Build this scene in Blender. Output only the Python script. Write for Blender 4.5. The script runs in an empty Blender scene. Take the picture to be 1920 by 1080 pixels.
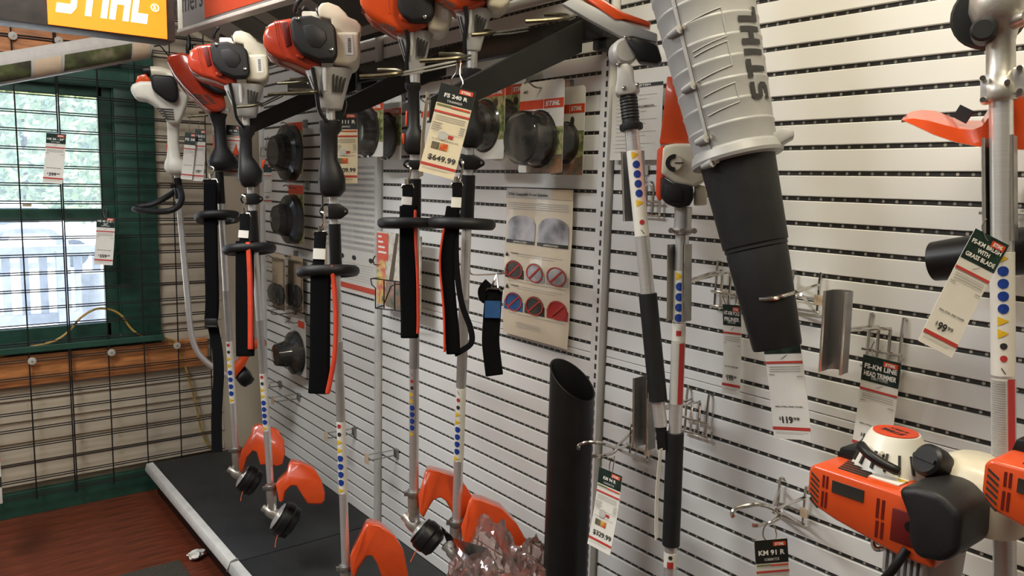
import bpy, bmesh, math, random
from mathutils import Vector, Matrix, noise
from mathutils.geometry import tessellate_polygon
random.seed(7)
S = bpy.context.scene
COL = S.collection
V = Vector

# ---------------------------------------------------------------- camera
FPX = 1471.184
YAW, PIT, ROL = 2.478, -.1317, .026
CAM = V((1.4745, -1.4502, 1.5309))
FW = V((math.cos(PIT)*math.cos(YAW), math.cos(PIT)*math.sin(YAW), math.sin(PIT)))
_r = V((math.sin(YAW), -math.cos(YAW), 0)); _u = _r.cross(FW)
RT = _r*math.cos(ROL) + _u*math.sin(ROL)
UP = -_r*math.sin(ROL) + _u*math.cos(ROL)
cd = bpy.data.cameras.new('camera'); cam = bpy.data.objects.new('camera', cd); COL.objects.link(cam)
cd.sensor_width = 36; cd.sensor_fit = 'HORIZONTAL'; cd.lens = FPX/1920*36; cd.clip_start = .02; cd.clip_end = 200
M = Matrix((RT, UP, -FW)).transposed().to_4x4(); M.translation = CAM
cam.matrix_world = M
S.camera = cam
# ---------------------------------------------------------------- world, sun, exposure
S.view_settings.view_transform = 'Standard'; S.view_settings.look = 'None'
S.view_settings.exposure = 0.0; S.view_settings.gamma = 1
S.view_settings.use_curve_mapping = False
wd = bpy.data.worlds.new('sky'); S.world = wd; wd.use_nodes = True
nt = wd.node_tree; bg = nt.nodes['Background']
sk = nt.nodes.new('ShaderNodeTexSky'); sk.sky_type = 'NISHITA'; sk.sun_disc = False
sk.sun_elevation = math.radians(42); sk.sun_rotation = math.radians(200); sk.air_density = 1.2; sk.dust_density = 2
nt.links.new(sk.outputs[0], bg.inputs[0]); bg.inputs[1].default_value = .6
sl = bpy.data.lights.new('sun', 'SUN'); sl.energy = 26; sl.angle = .02; sl.color = (1, .95, .86)
so = bpy.data.objects.new('sun', sl); COL.objects.link(so); so.rotation_euler = (math.radians(50), 0, math.radians(168)); so.location = (-6, -3, 8)
# ceiling lamps: place, power, colour
LAMPS = [((-.9, -1.0), 20, (1, .98, .94)), ((1.1, -.62), 25, (1, .91, .68)), ((.9, -2.5), 11, (.95, 1, 1.04)), ((-.7, -2.1), 54, (.97, 1, 1.02))]

# ---------------------------------------------------------------- helpers
def at(px, py, X=None, Y=None, Z=None, D=None):
    """a point of the place seen at photo pixel (px,py), lying on a plane of the room or at a distance D"""
    d = RT*((px-960)/FPX) - UP*((py-540)/FPX) + FW
    if X is not None: t = (X-CAM.x)/d.x
    elif Y is not None: t = (Y-CAM.y)/d.y
    elif Z is not None: t = (Z-CAM.z)/d.z
    else: t = D
    return CAM + d*t
def proj(p):
    d = V(p)-CAM; z = d.dot(FW)
    return 960+FPX*d.dot(RT)/z, 540-FPX*d.dot(UP)/z, z
def lerp(a, b, t): return a+(b-a)*t

MATS = {}
def mat(name, col, rough=.5, metal=0, var=.06, scale=30, bump=0, bscale=200, emit=None, estr=1, coat=0, spec=.5, stretch=None):
    m = bpy.data.materials.new(name); m.use_nodes = True; n = m.node_tree.nodes; l = m.node_tree.links
    b = n['Principled BSDF']; b.inputs['Roughness'].default_value = rough; b.inputs['Metallic'].default_value = metal
    b.inputs['Coat Weight'].default_value = coat; b.inputs['Specular IOR Level'].default_value = spec
    tc = n.new('ShaderNodeTexCoord'); src = tc.outputs['Object']
    if stretch:
        mp = n.new('ShaderNodeMapping'); mp.inputs['Scale'].default_value = stretch; l.new(src, mp.inputs[0]); src = mp.outputs[0]
    nz = n.new('ShaderNodeTexNoise'); nz.inputs['Scale'].default_value = scale; nz.inputs['Detail'].default_value = 4
    l.new(src, nz.inputs['Vector'])
    cr = n.new('ShaderNodeValToRGB'); c = V(col)
    cr.color_ramp.elements[0].position = .3; cr.color_ramp.elements[1].position = .7
    cr.color_ramp.elements[0].color = (*(c*(1-var)), 1); cr.color_ramp.elements[1].color = (*[min(1, q) for q in c*(1+var)], 1)
    l.new(nz.outputs['Fac'], cr.inputs[0]); l.new(cr.outputs[0], b.inputs['Base Color'])
    if bump:
        n2 = n.new('ShaderNodeTexNoise'); n2.inputs['Scale'].default_value = bscale; n2.inputs['Detail'].default_value = 3
        l.new(src, n2.inputs['Vector'])
        bp = n.new('ShaderNodeBump'); bp.inputs['Strength'].default_value = bump; bp.inputs['Distance'].default_value = .002
        l.new(n2.outputs['Fac'], bp.inputs['Height']); l.new(bp.outputs[0], b.inputs['Normal'])
    if emit:
        b.inputs['Emission Color'].default_value = (*emit, 1); b.inputs['Emission Strength'].default_value = estr
    MATS[name] = m; return m
def clear(name, tint=(1, 1, 1), gloss=.12, rough=.08, diffuse=.05, dcol=(.8, .8, .8), veil='ShaderNodeBsdfDiffuse'):
    m = bpy.data.materials.new(name); m.use_nodes = True; n = m.node_tree.nodes; l = m.node_tree.links
    n.remove(n['Principled BSDF']); out = n['Material Output']
    tr = n.new('ShaderNodeBsdfTransparent'); tr.inputs[0].default_value = (*tint, 1)
    gl = n.new('ShaderNodeBsdfGlossy'); gl.inputs['Roughness'].default_value = rough
    df = n.new(veil); df.inputs[0].default_value = (*dcol, 1)
    nz = n.new('ShaderNodeTexNoise'); nz.inputs['Scale'].default_value = 25
    mr = n.new('ShaderNodeMapRange'); mr.inputs['To Min'].default_value = diffuse*.4; mr.inputs['To Max'].default_value = diffuse*1.6
    lw = n.new('ShaderNodeFresnel'); lw.inputs[0].default_value = 1.4
    ad = n.new('ShaderNodeMath'); ad.operation = 'ADD'; ad.inputs[1].default_value = gloss*.5
    m1 = n.new('ShaderNodeMixShader'); m2 = n.new('ShaderNodeMixShader')
    l.new(nz.outputs['Fac'], mr.inputs['Value']); l.new(mr.outputs[0], m1.inputs[0]); l.new(tr.outputs[0], m1.inputs[1]); l.new(df.outputs[0], m1.inputs[2])
    l.new(lw.outputs[0], ad.inputs[0]); l.new(ad.outputs[0], m2.inputs[0]); l.new(m1.outputs[0], m2.inputs[1]); l.new(gl.outputs[0], m2.inputs[2])
    l.new(m2.outputs[0], out.inputs[0]); MATS[name] = m; return m
def photo(name, cols, scale=9, rough=.35):
    """a printed picture: a few flat patches of colour"""
    m = bpy.data.materials.new(name); m.use_nodes = True; n = m.node_tree.nodes; l = m.node_tree.links
    b = n['Principled BSDF']; b.inputs['Roughness'].default_value = rough
    tc = n.new('ShaderNodeTexCoord'); nz = n.new('ShaderNodeTexNoise'); nz.inputs['Scale'].default_value = scale; nz.inputs['Detail'].default_value = 8
    l.new(tc.outputs['Object'], nz.inputs['Vector']); cr = n.new('ShaderNodeValToRGB')
    e = cr.color_ramp.elements
    while len(e) < len(cols): e.new(.5)
    for i, c in enumerate(cols): e[i].position = .3+.4*i/(len(cols)-1); e[i].color = (*c, 1)
    l.new(nz.outputs['Fac'], cr.inputs[0]); l.new(cr.outputs[0], b.inputs['Base Color']); MATS[name] = m; return m

mat('panel', (.78, .765, .735), .42, var=.03, scale=3)
mat('panel_edge', (.62, .60, .56), .5)
mat('slot', (.030, .027, .023), .6, var=.2)
mat('hole', (.42, .39, .33), .6, var=.5, scale=40)
mat('upright', (.74, .725, .69), .45, var=.04)
mat('deck', (.016, .017, .018), .55, var=.35, scale=6, bump=.15, bscale=300)
mat('rail', (.62, .61, .58), .4, var=.1, scale=20)
mat('floor', (.125, .028, .012), .40, var=.5, scale=5, stretch=(14, 1.5, 1), bump=.1, bscale=40)
mat('floor_gap', (.012, .006, .004), .8)
mat('carpet', (.050, .043, .033), .95, var=.4, scale=180, bump=.8, bscale=500)
mat('green', (.016, .066, .044), .45, var=.25, scale=12, bump=.15, bscale=60)
mat('siding', (.50, .42, .31), .6, var=.08, scale=5, stretch=(1, 1, 6))
mat('cream_wall', (.50, .42, .31), .6, var=.06, scale=3)
mat('pine', (.46, .175, .055), .45, var=.35, scale=5, stretch=(1, 2, 18), bump=.1, bscale=30)
mat('wire_black', (.010, .009, .009), .45, var=.2)
mat('washer', (.45, .42, .36), .5)
mat('plaster', (.34, .31, .27), .7, var=.04, scale=4)
mat('ceiling', (.45, .42, .37), .8, var=.05, scale=8)
mat('orange', (.66, .075, .012), .28, var=.05, coat=.4)
mat('guard', (.62, .068, .012), .25, var=.06, coat=.5)
mat('red_cowl', (.42, .042, .016), .22, var=.08, coat=.6)
mat('dark_red', (.13, .008, .006), .4)
mat('black', (.0075, .007, .007), .40, var=.2, spec=.35)
mat('charcoal', (.014, .0135, .014), .46, spec=.35, var=.12, bump=.1, bscale=600)
mat('rubber', (.011, .011, .0115), .52, spec=.35, var=.15, bump=.1, bscale=300)
mat('cream', (.66, .60, .46), .38, var=.05, coat=.1)
mat('white_plastic', (.74, .71, .62), .35, var=.04)
mat('grey_cast', (.50, .485, .46), .42, var=.08, metal=.15)
mat('cast_metal', (.50, .47, .42), .38, .8, var=.15, scale=60, bump=.1)
mat('grey_plastic', (.345, .34, .33), .42, var=.03, bump=.05, bscale=400)
mat('alu', (.72, .71, .70), .30, .7, var=.06, scale=8, stretch=(1, 1, 40))
mat('alu_dull', (.46, .445, .43), .40, .7, var=.12, scale=10)
mat('chrome', (.66, .63, .58), .16, 1, var=.08)
mat('zinc', (.34, .33, .31), .38, .9, var=.15)
mat('bronze', (.13, .115, .075), .36, .9, var=.25, scale=60)
mat('rack', (.010, .009, .008), .42, spec=.35, var=.25, scale=15)
mat('fabric', (.0035, .0035, .004), .95, spec=.1, var=.3, scale=300, bump=.5, bscale=900)
mat('webbing', (.006, .006, .0065), .9, spec=.1, var=.3, scale=400, bump=.4, bscale=1200)
mat('piping', (.62, .045, .010), .6, var=.1)
mat('blue_label', (.02, .10, .30), .6, var=.2)
mat('paper', (.74, .71, .64), .55, var=.03)
mat('paper_cream', (.70, .60, .42), .5, var=.04)
mat('tag_green', (.010, .028, .020), .4, var=.7, scale=70)
mat('tag_black', (.012, .014, .011), .4, var=.3, scale=40)
mat('logo_red', (.62, .055, .012), .45, var=.05)
mat('bar_red', (.50, .045, .030), .5, var=.05)
mat('ink', (.020, .019, .018), .6)
mat('ink_grey', (.34, .32, .29), .6)
mat('ink_light', (.50, .48, .44), .6)
mat('white_ink', (.78, .76, .70), .5)
mat('yellow', (.72, .45, .02), .45)
mat('sign_blue', (.010, .045, .27), .4)
mat('sign_red', (.45, .03, .03), .5)
mat('olive', (.16, .17, .05), .6)
mat('kraft', (.60, .46, .31), .6)
mat('cord', (.42, .26, .06), .5)
mat('line', (.60, .09, .02), .5)
mat('lightbox', (.045, .038, .032), .55, var=.3, scale=25)
mat('sign_glow', (.8, .2, .01), .4, emit=(1.0, .21, .004), estr=1.1)
mat('letter_glow', (.9, .9, .8), .4, emit=(1.0, .92, .62), estr=1.6)
mat('lamp_glow', (.9, .9, .9), .4, emit=(1, .93, .82), estr=1.5)
mat('header_orange_dimmed', (.38, .045, .015), .45)  # header sign's orange, darkened to put the sign's shade into the colour
mat('board_dimmed', (.19, .175, .175), .5, var=.06)  # header sign's board, shade on it painted in as a darker tone
mat('silver_strip', (.48, .45, .41), .45, var=.08)
mat('canopy', (.42, .39, .35), .55, var=.1, scale=6)
mat('ground', (.80, .78, .74), .9, var=.08, scale=1)
mat('lawn', (.30, .36, .16), .9, var=.2, scale=2)
mat('weathered', (.26, .28, .32), .8, var=.25, scale=20)
mat('foliage', (.30, .38, .20), .7, var=.45, scale=3)
mat('bark', (.10, .075, .05), .9)
mat('car_white', (.75, .75, .75), .3)
mat('car_glass', (.05, .06, .07), .15)
clear('glass', (.95, .98, 1), .03, .02, .15, (.55, .68, .86), 'ShaderNodeBsdfTranslucent')
clear('blister', (.95, .94, .91), .10, .10, .035, (.7, .68, .62))
clear('bag', (.95, .86, .83), .20, .13, .16, (.62, .42, .38))
photo('pic_grass', [(.03, .04, .02), (.16, .20, .05), (.45, .40, .20), (.10, .13, .04)], 40)
photo('pic_scene', [(.02, .02, .02), (.14, .13, .08), (.30, .13, .06), (.45, .40, .33)], 25)
photo('pic_dark', [(.012, .012, .012), (.04, .035, .03), (.09, .085, .08)], 8)
photo('pic_green', [(.02, .05, .02), (.05, .12, .04), (.03, .06, .05), (.12, .10, .07)], 12)
photo('pic_banner', [(.02, .022, .016), (.06, .055, .035), (.09, .11, .04), (.22, .19, .12)], 14)
photo('pic_bark', [(.20, .16, .11), (.42, .36, .28), (.60, .55, .45), (.30, .25, .2)], 30)
photo('pic_disc', [(.10, .10, .11), (.45, .44, .46), (.70, .68, .70)], 12)
photo('pic_fire', [(.25, .03, .01), (.60, .10, .02), (.65, .50, .10), (.05, .04, .03)], 25)

class MB:
    def __init__(s): s.v = []; s.f = []
    def add(s, vs, fs, M=None):
        o = len(s.v); s.v += [(M @ V(p) if M else V(p)) for p in vs]; s.f += [[i+o for i in f] for f in fs]; return s
    def box(s, c, d, M=None):
        x, y, z = [q/2 for q in d]; c = V(c)
        vs = [c+V((a*x, b*y, e*z)) for a in (-1, 1) for b in (-1, 1) for e in (-1, 1)]
        return s.add(vs, [(0, 1, 3, 2), (4, 6, 7, 5), (0, 4, 5, 1), (2, 3, 7, 6), (0, 2, 6, 4), (1, 5, 7, 3)], M)
    def rect(s, x0, x1, z0, z1, y, M=None):
        return s.add([(x0, y, z0), (x1, y, z0), (x1, y, z1), (x0, y, z1)], [(0, 1, 2, 3)], M)
    def prism(s, pts, y0, y1, M=None):
        n = len(pts); vs = [(x, y0, z) for x, z in pts]+[(x, y1, z) for x, z in pts]
        fs = [list(range(n)), list(range(2*n-1, n-1, -1))]+[(i, i+n, (i+1) % n+n, (i+1) % n) for i in range(n)]
        return s.add(vs, fs, M)
    def loft(s, rings, caps=True, closed=True, M=None):
        n = len(rings[0]); vs = [p for r in rings for p in r]; fs = []
        for a in range(len(rings)-1):
            for i in range(n if closed else n-1):
                j = (i+1) % n; fs.append((a*n+i, a*n+j, (a+1)*n+j, (a+1)*n+i))
        if caps: fs += [list(range(n-1, -1, -1)), [(len(rings)-1)*n+i for i in range(n)]]
        return s.add(vs, fs, M)
    def tube(s, pts, r, n=8, closed=False, M=None):
        pts = [V(p) for p in pts]; N = len(pts); rings = []; up = None
        for i, p in enumerate(pts):
            a = pts[i-1] if (i > 0 or closed) else p; b = pts[(i+1) % N] if (i < N-1 or closed) else p
            t = (b-a).normalized()
            if up is None: up = t.orthogonal().normalized()
            up = (up-t*up.dot(t)); up = up.normalized() if up.length > 1e-6 else t.orthogonal().normalized()
            w = t.cross(up); rr = r[i] if isinstance(r, (list, tuple)) else r
            rings.append([p+(up*math.cos(2*math.pi*k/n)+w*math.sin(2*math.pi*k/n))*rr for k in range(n)])
        if closed:
            vs = [q for g in rings for q in g]; fs = []
            for a in range(N):
                b = (a+1) % N
                if b == 0:   # best matching seam
                    off = min(range(n), key=lambda o: (rings[a][0]-rings[0][o]).length)
                else: off = 0
                for i in range(n): fs.append((a*n+i, a*n+(i+1) % n, b*n+(i+1+off) % n, b*n+(i+off) % n))
            return s.add(vs, fs, M)
        return s.loft(rings, M=M)
    def lathe(s, prof, n=24, M=None):
        return s.loft([[V((r*math.cos(2*math.pi*k/n), r*math.sin(2*math.pi*k/n), z)) for k in range(n)] for r, z in prof], M=M)
    def disc(s, c, r, n=12, ny=None, M=None):
        c = V(c); return s.add([c+V((r*math.cos(2*math.pi*k/n), 0, r*math.sin(2*math.pi*k/n))) for k in range(n)], [list(range(n))], M)
    def build(s, name, m, parent=None, bevel=0, segs=2, smooth=True, world=False, ang=40, sub=0):
        me = bpy.data.meshes.new(name)
        vs = s.v
        if world and parent is not None:
            inv = ROOTM[parent.name].inverted(); vs = [inv @ p for p in vs]
        me.from_pydata([tuple(p) for p in vs], [], s.f)
        bm = bmesh.new(); bm.from_mesh(me)
        bmesh.ops.recalc_face_normals(bm, faces=bm.faces)
        if bevel:
            es = [e for e in bm.edges if len(e.link_faces) == 2 and e.calc_face_angle(0) > math.radians(28)]
            bmesh.ops.bevel(bm, geom=es, offset=bevel, segments=segs, profile=.5, affect='EDGES', clamp_overlap=True)
        bm.to_mesh(me); bm.free()
        if smooth:
            me.shade_smooth(); me.set_sharp_from_angle(angle=math.radians(ang))
        me.materials.append(MATS[m])
        o = bpy.data.objects.new(name, me); COL.objects.link(o)
        if parent is not None: o.parent = parent
        if sub:
            md = o.modifiers.new('smooth', 'SUBSURF'); md.levels = sub; md.render_levels = sub
        return o
ROOTM = {}
def tagit(o, label, cat, group=None):
    o['label'] = label; o['category'] = cat
    if group: o['group'] = group
    return o
def thing(name, label, cat, loc=(0, 0, 0), M=None, group=None):
    o = bpy.data.objects.new(name, None); COL.objects.link(o); o.empty_display_size = .05
    M = M.copy() if M else Matrix.Translation(V(loc))
    o.matrix_world = M; ROOTM[o.name] = M
    return tagit(o, label, cat, group)
def struct(o, kind='structure'): o['kind'] = kind; return o
def frame(o, zdir, toward):
    z = V(zdir).normalized(); t = V(toward); t = (t-z*t.dot(z)).normalized(); y = -t; x = y.cross(z)
    m = Matrix((x, y, z)).transposed().to_4x4(); m.translation = V(o); return m
def copy_tree(o, delta, label, parent=None):
    c = o.copy(); COL.objects.link(c)
    if parent is not None: c.parent = parent; c.matrix_parent_inverse = o.matrix_parent_inverse
    else:
        m = ROOTM[o.name].copy(); m.translation += V(delta); c.matrix_world = m; ROOTM[c.name] = m; c['label'] = label
    for ch in list(o.children): copy_tree(ch, None, None, c)
    return c
def smooth_path(pts, n=6):
    pts = [V(p) for p in pts]; out = []
    for i in range(len(pts)-1):
        p0 = pts[max(0, i-1)]; p1 = pts[i]; p2 = pts[i+1]; p3 = pts[min(len(pts)-1, i+2)]
        for k in range(n):
            t = k/n
            out.append(.5*((2*p1)+(p2-p0)*t+(2*p0-5*p1+4*p2-p3)*t*t+(3*p1-p0-3*p2+p3)*t**3))
    out.append(pts[-1]); return out
def ellipse(cx, cy, z, a, b, n=20, e=2.0):
    r = []
    for k in range(n):
        t = 2*math.pi*k/n; c, s_ = math.cos(t), math.sin(t)
        r.append(V((cx+a*math.copysign(abs(c)**(2/e), c), cy+b*math.copysign(abs(s_)**(2/e), s_), z)))
    return r
# ---- lettering, drawn flat in a thing's local xz plane and facing local -y
_tc = {}
def text_mesh(s, bold):
    k = (s, bold)
    if k not in _tc:
        cu = bpy.data.curves.new('t', 'FONT'); cu.body = s; cu.size = 1; cu.offset = bold; cu.resolution_u = 3
        ob = bpy.data.objects.new('t', cu); me = bpy.data.meshes.new_from_object(ob)
        vs = [tuple(v.co) for v in me.vertices]; fs = [list(p.vertices) for p in me.polygons]
        bpy.data.objects.remove(ob); _tc[k] = (vs, fs)
    return _tc[k]
def lettering(s, m, parent, x, z, w, h, y=-.001, bold=.015, align='C', M=None, name='lettering'):
    vs, fs = text_mesh(s, bold)
    if not vs: return
    x0 = min(v[0] for v in vs); x1 = max(v[0] for v in vs); z0 = min(v[1] for v in vs); z1 = max(v[1] for v in vs)
    k = w/(x1-x0); kz = h/(z1-z0)
    ox = {'C': x-w/2, 'L': x, 'R': x-w}[align]
    b = MB(); b.add([(ox+(v[0]-x0)*k, y, z+(v[1]-z0)*kz) for v in vs], fs, M)
    return b.build(name, m, parent, smooth=False)
LOGO = [[(0, 0), (.62, 0), (.8, .15), (.8, .45), (.65, .6), (.25, .6), (.25, .78), (.8, .78), (.8, 1), (.15, 1), (0, .85), (0, .55), (.15, .4), (.55, .4), (.55, .22), (0, .22)],
        [(.28, 0), (.54, 0), (.54, .76), (.84, .76), (.84, 1), (0, 1), (0, .76), (.28, .76)],
        [(0, 0), (.26, 0), (.26, 1), (0, 1)],
        [(0, 0), (.26, 0), (.26, .38), (.58, .38), (.58, 0), (.84, 0), (.84, 1), (.58, 1), (.58, .62), (.26, .62), (.26, 1), (0, 1)],
        [(0, 0), (.72, 0), (.72, .24), (.26, .24), (.26, 1), (0, 1)]]
LOGO_W = [.8, .84, .26, .84, .72]
def logo_polys(w, h, shear=.28, gap=.14):
    tot = sum(LOGO_W)+gap*4+shear; out = []; x = 0
    for g, gw in zip(LOGO, LOGO_W):
        out.append([((x+a+shear*b)/tot*w, b*h) for a, b in g]); x += gw+gap
    return out
def logo(m, parent, x, z, w, h, y=-.001, shear=.28, M=None, name='lettering'):
    b = MB()
    for p in logo_polys(w, h, shear): b.add([(x-w/2+a, y, z+c) for a, c in p], [list(range(len(p)))], M)
    return b.build(name, m, parent, smooth=False)
# ================================================================ the room
def board(name, m, c, d, parent=None, bevel=0):
    return MB().box(c, d).build(name, m, parent, bevel=bevel, smooth=False)
XB = -2.50            # face of the window wall
# floor: red-brown boards running across the room
fl = struct(board('floor', 'floor_gap', (.35, -2.0, -.02), (6.2, 4.4, .03)))
for i in range(70):
    if i == 0: bm_ = board('floor_board', 'floor', (-2.49+.042, -2.0, -.0035), (.0832, 4.2, .008), fl)
    else:
        o = bm_.copy(); COL.objects.link(o); o.location = (i*.084, random.uniform(-.03, .03), 0)
struct(board('ceiling', 'ceiling', (.35, -2.0, 2.78), (6.2, 4.4, .04)))
struct(board('wall_right', 'plaster', (.35, .09, 1.36), (6.2, .06, 2.8)))
struct(board('wall_left', 'plaster', (.35, -4.15, 1.36), (6.2, .06, 2.8)))
struct(board('wall_front', 'plaster', (3.42, -2.0, 1.36), (.06, 4.4, 2.8)))
# window wall with an opening
WY0, WY1, WZ0, WZ1 = -1.74, -.50, .78, 1.99     # opening (casing outside edge is wider)
wb = struct(MB().box((XB-.075, -.22, 1.36), (.09, .52, 2.8)).box((XB-.075, -3.0, 1.36), (.09, 2.5, 2.8))
            .box((XB-.075, -1.12, .37), (.09, 1.28, .82)).box((XB-.075, -1.12, 2.39), (.09, 1.28, .80)).build('wall_back', 'cream_wall', smooth=False))
def siding(y0, y1, z):
    b = MB(); c0 = z; h = .0955
    b.add([(XB-.03, y0, z), (XB-.03, y1, z), (XB+.004, y1, z), (XB+.004, y0, z), (XB-.03, y0, z+h), (XB-.03, y1, z+h), (XB-.010, y1, z+h), (XB-.010, y0, z+h)],
          [(0, 1, 2, 3), (4, 7, 6, 5), (3, 2, 6, 7), (0, 4, 5, 1), (0, 3, 7, 4), (1, 5, 6, 2)])
    return b.build('siding_board', 'siding', wb, smooth=False)
for i in range(25):
    z = .145+i*.0965
    if z < .70 or z > 2.06: siding(-2.6, -.20, z)
    else: siding(-.49, -.20, z); siding(-2.6, -1.76, z)
struct(board('baseboard_back', 'green', (XB-.005, -1.5, .055), (.03, 2.2, .115), bevel=.004))
MB().box((XB-.012, -.10, 1.4), (.02, .24, 2.55)).build('corner_panel', 'cream_wall', wb, smooth=False)
# window
wn = struct(MB().box((XB+.006, -.575, 1.385), (.03, .17, 1.36)).build('window_1', 'green', bevel=.004))
p = lambda n, m, c, d, bv=.003: board(n, m, c, d, wn, bv)
p('casing', 'green', (XB+.006, -1.70, 1.385), (.03, .17, 1.36)); p('casing', 'green', (XB+.008, -1.14, 2.055), (.034, 1.30, .11))
p('casing', 'green', (XB+.008, -1.14, 1.955), (.028, 1.10, .09)); p('stop_bead', 'green', (XB-.012, -.655, 1.385), (.03, .02, 1.2)); p('stop_bead', 'green', (XB-.012, -.60, 1.385), (.05, .012, 1.2))
p('sash', 'green', (XB-.028, -.692, 1.375), (.035, .055, 1.22)); p('sash', 'green', (XB-.028, -1.62, 1.375), (.035, .055, 1.22))
p('sash', 'green', (XB-.028, -1.15, .812), (.035, .90, .065)); p('sash', 'green', (XB-.028, -1.15, 1.90), (.035, .90, .06))
p('meeting_rail', 'green', (XB-.022, -1.15, 1.345), (.05, .90, .052))
p('sill', 'green', (XB+.025, -1.14, .765), (.09, 1.30, .028)); p('apron', 'green', (XB+.004, -1.14, .735), (.02, 1.30, .05))
p('pane', 'glass', (XB-.035, -1.155, 1.61), (.004, .88, .50), 0); p('pane', 'glass', (XB-.040, -1.155, 1.09), (.004, .88, .50), 0)
# pine rails the grid is screwed to
struct(board('trim_1', 'pine', (XB+.022, -1.15, .667), (.032, 1.74, .136), bevel=.004))
struct(board('trim_2', 'pine', (XB+.034, -1.46, 2.085), (.036, 1.66, .14), bevel=.003))
# ================================================================ slat wall
Z0, PIT_S = 1.5676, .0508
def zrow(k): return Z0-PIT_S*k+(.0052 if k >= 10 else 0)
sw = struct(MB().box((.0, .0215, 1.35), (4.96, .03, 2.5)).build('wall_slatted', 'slot', smooth=False))
HALF = .0047
proto = {}
for bay in range(4):
    x0 = -2.44+1.22*bay+.030; x1 = x0+1.22-.055
    for k in range(-17, 28):
        zt = zrow(k)-HALF; zb = zrow(k+1)+HALF; key = round(zt-zb, 4)
        if zt < .17: continue
        segs = [(zb, zt)]
        if k == 9: mid = (zb+zt)/2-.002; segs = [(zb, mid-.0008), (mid+.0008, zt)]
        for a, b in segs:
            key = (round(b-a, 4))
            if key not in proto:
                me = MB().box((0, .0038, 0), (x1-x0, .0076, b-a)).build('slat_board', 'panel', sw, bevel=.0012, segs=1)
                proto[key] = me; o = me
            else: o = proto[key].copy(); COL.objects.link(o)
            o.location = ((x0+x1)/2, 0, (a+b)/2)
    hb = MB()
    for k in range(-17, 28):
        z = zrow(k)
        if z < .17: continue
        for i in range(46):
            hb.disc((x0+.018+i*.0254, .0060, z), .0031, 8)
    h = hb.build('peg_holes', 'hole', sw, smooth=False); struct(h, 'stuff')
for i in range(5):
    x = -2.44+1.22*i
    u = tagit(MB().box((x-.002, .004, 1.36), (.042, .022, 2.5)).build('slotted_upright', 'upright', bevel=.0015), 
        ['white slotted upright at the far end beside the cream wall', 'white slotted upright behind the chart poster and brochure', 'white slotted upright just right of the black cut tube',
         'white slotted upright beyond the right engine', 'white slotted upright outside the view'][i], 'upright', 'slotted uprights of the slat wall') if i < 4 else None
    if u is None: continue
    MB().box((x+.021, -.006, 1.36), (.006, .03, 2.5)).build('flange', 'upright', u, bevel=.001)
    sb = MB()
    for k in range(96): sb.box((x-.001, -.0073, .19+k*.0254), (.0065, .001, .0145))
    struct(sb.build('slots', 'slot', u, smooth=False), 'stuff')
# base shelves
ZD = .158
for i in range(3):
    x0 = -2.44+1.22*i; t = thing('base_shelf', ['black base shelf nearest the window wall', 'black base shelf under the orange guards', 'black base shelf under the engine units'][i], 'shelf', (x0+.61, -.3, 0), group='base shelves of the slat wall')
    MB().box((.006 if i == 0 else 0, .015, ZD-.012), (1.20 if i == 0 else 1.217, .56, .024)).build('deck', 'deck', t, bevel=.002)
    MB().box((.006 if i == 0 else 0, -.235, .07), (1.20 if i == 0 else 1.217, .02, .13)).build('kick_plate', 'black', t)
    MB().prism([(-.292, ZD+.004), (-.262, ZD+.006), (-.262, ZD-.004), (-.284, ZD-.006), (-.296, ZD-.030), (-.300, ZD-.028)], -.6085+(.016 if i == 0 else .003), .6085-.003, Matrix(((0, 1, 0, 0), (1, 0, 0, 0), (0, 0, 1, 0), (0, 0, 0, 1)))).build('price_rail', 'rail', t, bevel=.001, segs=1)
    MB().tube([(.6085, -.262, ZD+.008), (.6085, -.284, ZD+.004), (.6085, -.300, ZD-.028)], .006, 6).build('rail_joint', 'zinc', t)
# ================================================================ grid panels over the window
GX = -2.4428
gp0 = None
for i in range(3):
    yc = -.2742-.3048-.617*i
    lab = ['black wire grid panel in front of the window, nearest the corner', 'black wire grid panel in front of the window, left side of view', 'black wire grid panel at the far left, out of view'][i]
    if i == 2: continue
    t = thing('grid_panel', lab, 'grid panel', (GX, yc, 0), group='wire grid panels on the window wall')
    vw = None
    for k in range(5):
        if vw is None: vw = o = MB().tube([(.006, 0, .085), (.006, 0, 2.5)], .0032, 6).build('vertical_wire', 'wire_black', t)
        else: o = vw.copy(); COL.objects.link(o)
        o.location = (0, -.3048+.1524*k, 0)
    hw = None
    for k in range(-8, 24):
        for dz in (-.0048, .0048):
            z = 1.8575-.0762*k+dz*(1.0)
            if z < .09 or z > 2.5: continue
            if hw is None: hw = o = MB().tube([(0, -.3055, 0), (0, .3055, 0)], .0026, 6).build('horizontal_wire', 'wire_black', t)
            else: o = hw.copy(); COL.objects.link(o)
            o.location = (0, 0, z)
    pts = [(209, 661), (332, 648)] if i == 0 else [(60, 677), (24, 67), (110, 76)]
    for px, py in pts:
        w = at(px, py, X=GX+.012)-V((GX, yc, 0))
        MB().lathe([(.0001, .004), (.006, .004), (.0165, .002), (.0165, -.001), (.0001, -.001)], 18, Matrix.Translation(w) @ Matrix.Rotation(math.pi/2, 4, 'Y')).build('mounting_washer', 'washer', t)
        MB().lathe([(.0001, .007), (.003, .006), (.0035, .003), (.0001, .003)], 8, Matrix.Translation(w) @ Matrix.Rotation(math.pi/2, 4, 'Y')).build('screw', 'zinc', t)
# floor mat and scrap of paper
p0 = at(400, 1035, Z=0); p1 = at(230, 1080, Z=0)
tagit(MB().box((p1.x+1.5, -1.27, .004), (3.0, 1.24, .008)).build('floor_mat', 'carpet', bevel=.003), 'dark grey brown carpet mat lying on the red floor', 'mat').rotation_euler.z = 0
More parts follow.
